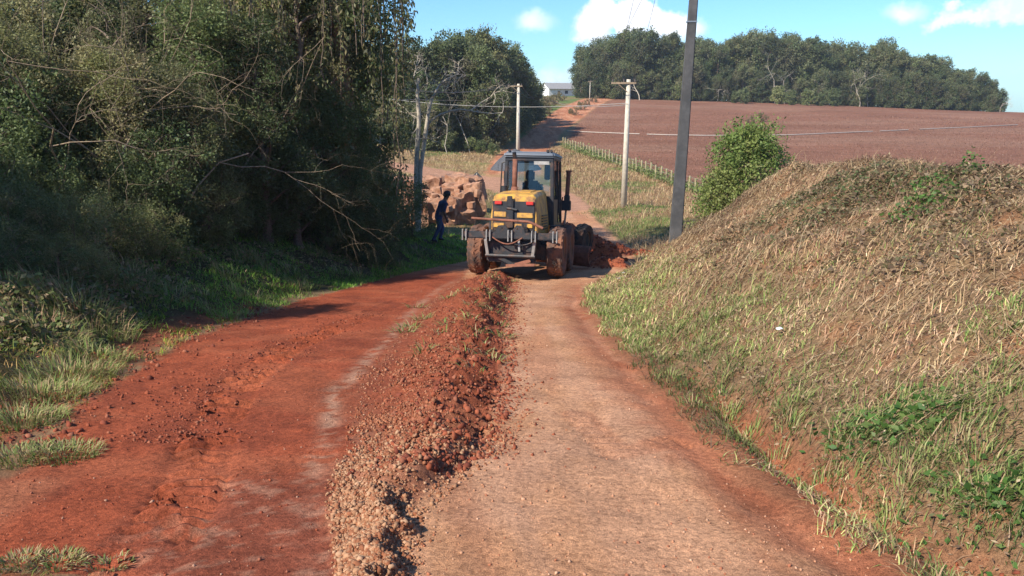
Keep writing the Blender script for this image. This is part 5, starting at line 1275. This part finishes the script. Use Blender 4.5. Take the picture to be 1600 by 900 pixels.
# cab
cab = empty('cab'); cab.parent = grader; cab.location = (0, 0, 0)
bpy.data.objects.remove(cab)
cy0, cy1, cw, cz0, cz1 = 1.42, 3.0, 1.34, 1.25, 3.12
m = MB()
for sx in (-1, 1):
    m.bar((sx * (cw / 2), cy0, cz0), (sx * (cw / 2 - .05), cy0 + .02, cz1), .10, .10); m.bar((sx * (cw / 2 + .02), cy1, cz0 - .1), (sx * (cw / 2 - .04), cy1 - .1, cz1), .08, .09)
    m.bar((sx * (cw / 2 + .01), (cy0 + cy1) / 2 + .15, cz0), (sx * (cw / 2 - .04), (cy0 + cy1) / 2 + .12, cz1), .06, .06)
    m.bar((sx * (cw / 2), cy0, cz0 + .05), (sx * (cw / 2), cy1, cz0 + .02), .09, .12)
    m.bar((sx * (cw / 2 - .045), cy0, cz1 - .03), (sx * (cw / 2 - .045), cy1 - .1, cz1 - .03), .09, .10)
m.bar((-cw / 2, cy0, cz1 - .05), (cw / 2, cy0, cz1 - .05), .09, .14); m.bar((-cw / 2, cy1 - .1, cz1 - .05), (cw / 2, cy1 - .1, cz1 - .05), .09, .12)
m.bar((-cw / 2, cy0, 2.02), (cw / 2, cy0, 2.02), .09, .10)
cabf = m.build('cab_frame', G_BLK, grader, .022)
MB().box((0, cy0 - .005, 1.64), (cw - .12, .05, .72)).build('rear_panel', G_BLK, cabf)
for sx in (-1, 1):
    MB().box((sx * (cw / 2 + .005), cy0 + .42, 1.62), (.04, .80, .72)).build('side_panel', G_BLK, cabf)
    MB().box((sx * (cw / 2 - .022), cy0 + .42, 2.50), (.012, .78, 1.06), Matrix.Rotation(-sx * .035, 3, 'Y')).build('side_glass', G_GLASS, cabf)
    MB().box((sx * (cw / 2 - .01), cy0 + 1.17, 2.18), (.012, .60, 1.72), Matrix.Rotation(-sx * .03, 3, 'Y')).build('door_glass', G_GLASS, cabf)
    MB().bar((sx * (cw / 2 + .05), cy0 + .95, 1.6), (sx * (cw / 2 + .05), cy0 + .95, 2.3), .03, .03).build('grab_rail', G_BLK, cabf)
MB().box((0, cy0 + .01, 2.54), (cw - .2, .012, .95)).build('rear_glass', G_GLASS, cabf)
MB().box((0, cy1 - .05, 2.45), (cw - .2, .012, 1.15)).build('windscreen', G_GLASS, cabf)
m = MB(); m.box((0, (cy0 + cy1) / 2 - .06, 3.185), (cw + .10, cy1 - cy0 + .16, .15), None, (.93, .94)); rf_ = m.build('roof', G_ROOF, cabf, .045, False, 3)
MB().cyl((.52, cy0 + .1, 3.24), (.53, cy0 + .1, 3.52), .008, None, 6).build('antenna', G_BLK, rf_)
for cx in (-.55, .5, .6): MB().box((cx, cy0 - .05, 3.28), (.07, .07, .07)).build('work_lamp', G_BLK, rf_, .012)
MB().box((.34, cy0 - .03, 2.96), (.42, .02, .09)).build('sun_strip', G_BRT, cabf)
# inside the cab
MB().box((-.02, cy0 + .55, 1.86), (.50, .50, .12)).build('seat_base', G_SEAT, cabf, .04)
MB().box((.0, cy0 + .32, 2.18), (.48, .12, .62), Matrix.Rotation(-.12, 3, 'X')).build('seat_back', G_SEAT, cabf, .05)
MB().box((-.02, cy0 + .27, 2.62), (.26, .09, .30)).build('head_rest', G_SEAT, cabf, .04)
MB().box((.05, cy1 - .42, 1.95), (.34, .25, .80), Matrix.Rotation(.2, 3, 'X')).build('steering_console', G_BLK, cabf, .03)
m = MB(); m.lathe([(-.02, .19), (.02, .19), (.02, .165), (-.02, .165)], 'Z', (.05, cy1 - .62, 2.38), 20); m.build('steering_wheel', G_BLK, cabf)
MB().box((.48, cy0 + .12, 2.72), (.16, .04, .42)).build('inner_mirror', G_BLK, cabf, .02)
MB().box((0, cy0 + .75, 1.32), (cw - .1, 1.4, .08)).build('cab_floor', G_FRM, cabf)
# mirrors and handrail left
m = MB(); m.bar((-cw / 2 - .02, cy1 - .2, 2.9), (-cw / 2 - .22, cy1 - .1, 2.85), .025, .025); m.box((-cw / 2 - .25, cy1 - .1, 2.6), (.16, .04, .36)); m.build('wing_mirror', G_BLK, cabf)
m = MB(); m.cyl((-cw / 2 - .14, cy0 + .05, 1.9), (-cw / 2 - .10, cy0 + .05, 2.95), .018, None, 8); m.cyl((-cw / 2 - .10, cy0 + .05, 2.95), (-cw / 2 + .02, cy0 + .05, 3.0), .018, None, 8); m.build('hand_rail', G_FRM, cabf)
# front frame, drawbar, circle, blade
m = MB(); m.bar((0, 2.9, 1.35), (0, 3.7, 1.85), .34, .40); m.bar((0, 3.6, 1.82), (0, 5.6, 1.55), .30, .36); m.bar((0, 5.5, 1.6), (0, 6.15, .95), .32, .40); m.build('front_frame', G_YEL, grader, .02)
MB().box((0, 6.0, .62), (1.7, .26, .24)).build('front_axle', G_FRM, grader, .03)
m = MB(); m.bar((0, 6.0, .78), (-.45, 4.1, .72), .14, .16); m.bar((0, 6.0, .78), (.45, 4.1, .72), .14, .16); m.build('drawbar', G_YEL, grader, .01)
m = MB(); m.lathe([(.62, .66), (.74, .66), (.74, .50), (.62, .50)], 'Z', (0, 3.9, 0), 36); m.build('circle', G_FRM, grader)
Rb = Matrix.Rotation(math.radians(-32), 3, 'Z')
m = MB(); prof = [(.10, .02), (.02, .12), (-.03, .28), (-.03, .42), (.04, .56), (.10, .62)]
pts = [(-1.75, a_, z_) for a_, z_ in prof] + [(-1.75, a_ - .03, z_) for a_, z_ in prof[::-1]]
m.prism([tuple(Rb @ Vector(p)) for p in pts], tuple(Rb @ Vector((3.5, 0, 0))), (0.1, 3.75, .03)); m.build('blade', G_RUST, grader)
# blade lift cylinders
for sd in (-1, 1):
    b0 = Vector((sd * .70, 3.40, 0))
    m = MB(); m.cyl(b0 + Vector((.10 * sd, 0, 1.75)), b0 + Vector((.14 * sd, 0, 2.78)), .065, None, 12); m.cyl(b0 + Vector((.14 * sd, 0, 2.78)), b0 + Vector((.14 * sd, 0, 2.83)), .085, None, 12); m.build('lift_cylinder', G_RUST if sd > 0 else G_BLK, grader)
    m = MB(); m.box(b0 + Vector((.08 * sd, 0, 1.80)), (.30, .26, .30)); m.box(b0 + Vector((-.30 * sd, .05, 1.80)), (.6, .16, .16)); m.box(b0 + Vector((.12 * sd, -.06, 2.02)), (.16, .2, .18)); m.build('cylinder_yoke', G_FRM, grader, .02)
    m = MB(); m.cyl(b0 + Vector((.10 * sd, 0, 1.75)), b0 + Vector((.0, .2, .78)), .032, None, 10); m.build('cylinder_rod', G_BRT, grader)
    m = MB(); m.cyl(b0 + Vector((-.06 * sd, -.08, 2.1)), b0 + Vector((-.10 * sd, -.1, 1.1)), .02, None, 8); m.cyl(b0 + Vector((-.0 * sd, -.12, 2.05)), b0 + Vector((-.16 * sd, -.12, 1.0)), .018, None, 8); m.build('hydraulic_pipes', G_FRM, grader)
    m = MB(); m.box((sd * .80, 2.55, 1.12), (.34, .9, .06)); m.box((sd * .92, 2.55, .72), (.26, .5, .05)); m.bar((sd * .9, 2.32, 1.1), (sd * .9, 2.32, .7), .03, .03); m.bar((sd * .9, 2.78, 1.1), (sd * .9, 2.78, .7), .03, .03); m.build('step', G_FRM, grader)
m = MB(); m.box((.78, 1.2, 1.12), (.24, .5, .34)); m.build('battery_box', G_FRM, grader, .02)
# stand it on the road
GX0, GY0, YAW = .14, 20.25, math.radians(-11)
slope = (hz(GX0 + 1.1, GY0 + 5.8) - hz(GX0, GY0)) / 5.9
grader.rotation_mode = 'ZXY' if False else 'XYZ'
grader.matrix_world = Matrix.Translation((GX0, GY0, hz(GX0, GY0) + .03)) @ Matrix.Rotation(YAW, 4, 'Z') @ Matrix.Rotation(math.atan(slope), 4, 'X')
tag(grader, 'yellow and black motor grader driving away over the ridge of soil', 'motor grader')

# ------------------------------------------------------------------ man walking by the stones
M_SKIN = simple('skin', (.17, .085, .055), .6, 0, .1)
M_SHIRT = simple('navy_shirt', (.03, .038, .085), .85, 0, .2)
M_JEANS = simple('blue_jeans', (.04, .065, .15), .85, 0, .25)
M_SHOE = simple('dark_shoe', (.02, .017, .015), .7)
M_CAP = simple('dark_cap', (.02, .018, .022), .8)
# joints in metres, x = walking direction, y = to his left, z up
J = {'pelvis': (0, 0, .93, .15, .13), 'waist': (.05, 0, 1.08, .145, .125), 'chest': (.13, 0, 1.28, .165, .135), 'shoulders': (.17, 0, 1.42, .13, .10), 'neck': (.21, 0, 1.50, .058, .058), 'head0': (.25, 0, 1.57, .072, .072), 'head1': (.275, 0, 1.655, .092, .085), 'head2': (.285, 0, 1.73, .078, .075),
     'hipL': (0, .09, .88, .10, .10), 'kneeL': (.16, .10, .50, .068, .068), 'calfL': (.13, .10, .32, .062, .062), 'ankL': (.07, .10, .09, .045, .045), 'toeL': (.21, .11, .04, .042, .036), 'heelL': (.04, .10, .04, .042, .04),
     'hipR': (-.01, -.09, .88, .10, .10), 'kneeR': (-.02, -.10, .49, .068, .068), 'calfR': (-.10, -.10, .32, .062, .062), 'ankR': (-.20, -.10, .11, .045, .045), 'toeR': (-.07, -.11, .04, .042, .036), 'heelR': (-.235, -.10, .07, .04, .04),
     'shL': (.17, .17, 1.40, .072, .072), 'elL': (.14, .23, 1.12, .048, .048), 'wrL': (.27, .20, .90, .032, .032), 'paL': (.31, .19, .835, .04, .022),
     'shR': (.17, -.17, 1.40, .072, .072), 'elR': (.10, -.23, 1.12, .048, .048), 'wrR': (.16, -.22, .87, .032, .032), 'paR': (.185, -.215, .80, .022, .04)}
E = [('pelvis', 'waist'), ('waist', 'chest'), ('chest', 'shoulders'), ('shoulders', 'neck'), ('neck', 'head0'), ('head0', 'head1'), ('head1', 'head2'), ('pelvis', 'hipL'), ('hipL', 'kneeL'), ('kneeL', 'calfL'), ('calfL', 'ankL'), ('ankL', 'toeL'), ('ankL', 'heelL'),
     ('pelvis', 'hipR'), ('hipR', 'kneeR'), ('kneeR', 'calfR'), ('calfR', 'ankR'), ('ankR', 'toeR'), ('ankR', 'heelR'), ('shoulders', 'shL'), ('shL', 'elL'), ('elL', 'wrL'), ('wrL', 'paL'), ('shoulders', 'shR'), ('shR', 'elR'), ('elR', 'wrR'), ('wrR', 'paR')]
for S in 'LR':
    p = J['pa' + S]; base_y = p[1]
    for fi, (dx, ln) in enumerate(((.025, .07), (.008, .08), (-.010, .075), (-.026, .06))):
        J[f'f{S}{fi}a'] = (p[0] + dx + .01, p[1], p[2] - .03, .010, .010); J[f'f{S}{fi}b'] = (p[0] + dx + .02, p[1] + (.012 if S == 'R' else -.012), p[2] - .03 - ln * .55, .0095, .0095); J[f'f{S}{fi}c'] = (p[0] + dx + .015, p[1] + (.03 if S == 'R' else -.03), p[2] - .03 - ln, .008, .008)
        E += [('pa' + S, f'f{S}{fi}a'), (f'f{S}{fi}a', f'f{S}{fi}b'), (f'f{S}{fi}b', f'f{S}{fi}c')]
    J[f't{S}a'] = (p[0] + .045, p[1], p[2] + .0, .011, .011); J[f't{S}b'] = (p[0] + .058, p[1] + (.01 if S == 'R' else -.01), p[2] - .045, .009, .009); E += [('pa' + S, f't{S}a'), (f't{S}a', f't{S}b')]
names = list(J); me = bpy.data.meshes.new('body'); me.from_pydata([J[k][:3] for k in names], [(names.index(a_), names.index(b2_)) for a_, b2_ in E], []); me.update()
body = link('person_source', me)
sk = body.modifiers.new('skin', 'SKIN'); sk.use_smooth_shade = True
for v, k in zip(me.skin_vertices[0].data, names): v.radius = J[k][3:5]; v.use_root = (k == 'pelvis')
ss = body.modifiers.new('sub', 'SUBSURF'); ss.levels = 2; ss.render_levels = 2
dg = bpy.context.evaluated_depsgraph_get(); dg.update()
bmesh_eval = bpy.data.meshes.new_from_object(body.evaluated_get(dg)); bpy.data.objects.remove(body)
bmesh_eval.materials.clear()
for mt in (M_SKIN, M_SHIRT, M_JEANS, M_SHOE): bmesh_eval.materials.append(mt)
segs = []
def part_of(a_, b2_):
    k = a_ + '|' + b2_
    if k in ('pelvis|hipL', 'pelvis|hipR') or 'knee' in k or 'calf' in k: return 2
    if 'toe' in k or 'heel' in k: return 3
    if k in ('pelvis|waist', 'waist|chest', 'chest|shoulders') or k.startswith('shoulders|sh') or k.startswith('shL|') or k.startswith('shR|'): return 1
    return 0
sg_ = [(np.array(J[a_][:3]), np.array(J[b2_][:3]), part_of(a_, b2_)) for a_, b2_ in E]
cen = np.array([p.center[:] for p in bmesh_eval.polygons]); best = np.full(len(cen), 9e9); who = np.zeros(len(cen), int)
for a_, b2_, w_ in sg_:
    ab = b2_ - a_; t_ = np.clip(((cen - a_) @ ab) / (ab @ ab), 0, 1); d_ = np.linalg.norm(cen - (a_ + t_[:, None] * ab), axis=1); mm = d_ < best; best[mm] = d_[mm]; who[mm] = w_
who[(who == 1) & (cen[:, 2] < .92)] = 2; who[(who == 2) & (cen[:, 2] > .93)] = 1
bmesh_eval.polygons.foreach_set('material_index', who.astype(np.int32)); bmesh_eval.polygons.foreach_set('use_smooth', np.ones(len(cen), bool))
man = link('person', bmesh_eval)
h1 = Vector(J['head1'][:3])
# face, ears, hair, cap
m = MB(); m.prism([(h1.x + .085, -.012, h1.z + .015), (h1.x + .118, -.014, h1.z - .03), (h1.x + .085, -.016, h1.z - .035)], (0, .026, 0)); m.build('nose', M_SKIN, man, .004)
for s_ in (-1, 1):
    MB().box((h1.x - .005, s_ * .088, h1.z), (.045, .018, .065)).build('ear', M_SKIN, man, .008)
    MB().box((h1.x + .082, s_ * .034, h1.z + .02), (.014, .026, .012)).build('eye', M_SHOE, man, .004)
MB().box((h1.x + .086, 0, h1.z - .062), (.012, .05, .010)).build('mouth', simple('lips', (.12, .05, .04), .6), man, .003)
m = MB(); m.lathe([(-.02, .101), (.02, .103), (.06, .098), (.10, .075), (.125, .03), (.128, .004)], 'Z', (0, 0, 0), 20); hair = MB().lathe([(-.085, .07), (-.06, .094), (-.02, .1)], 'Z', (h1.x - .018, 0, h1.z + .04), 20).build('hair', M_CAP, man, 0, True)
m.add([(.07, -.08, .0), (.20, -.05, -.02), (.215, 0, -.015), (.20, .05, -.02), (.07, .08, .0), (.07, -.08, .012), (.20, -.05, -.008), (.215, 0, -.003), (.20, .05, -.008), (.07, .08, .012)], [(0, 1, 2, 3, 4), (9, 8, 7, 6, 5), (0, 5, 6, 1), (1, 6, 7, 2), (2, 7, 8, 3), (3, 8, 9, 4), (4, 9, 5, 0)])
cap = m.build('cap', M_CAP, man, 0, True); cap.location = (h1.x, 0, h1.z + .045); cap.rotation_euler = (0, .22, 0)
MY = 28.4; mx0 = (684 - 800) / F * MY
man.location = (mx0, MY, hz(mx0, MY) - .01); man.rotation_euler = (0, 0, math.radians(24)); man.scale = (1.25, 1.28, 1.0)
tag(man, 'man in a navy shirt, blue jeans and dark cap walking bent forward on the grass', 'person')

# ------------------------------------------------------------------ the air
m_h, nt_h, b_h = mat_new('air')
nt_h.nodes.remove(b_h); pv = nt_h.nodes.new('ShaderNodeVolumePrincipled')
pv.inputs['Color'].default_value = (.86, .92, 1.0, 1); pv.inputs['Density'].default_value = .0003; pv.inputs['Anisotropy'].default_value = .2
nt_h.links.new(pv.outputs[0], nt_h.nodes['Material Output'].inputs['Volume'])
hz_lo = float(GZ.min()) - 1.0
hazebox = MB().box((0, 670, (hz_lo + 26) / 2), (1404, 1464, 26 - hz_lo)).build('haze', m_h)
tag(hazebox, 'thin bluish air over the whole valley', 'haze', kind='stuff')
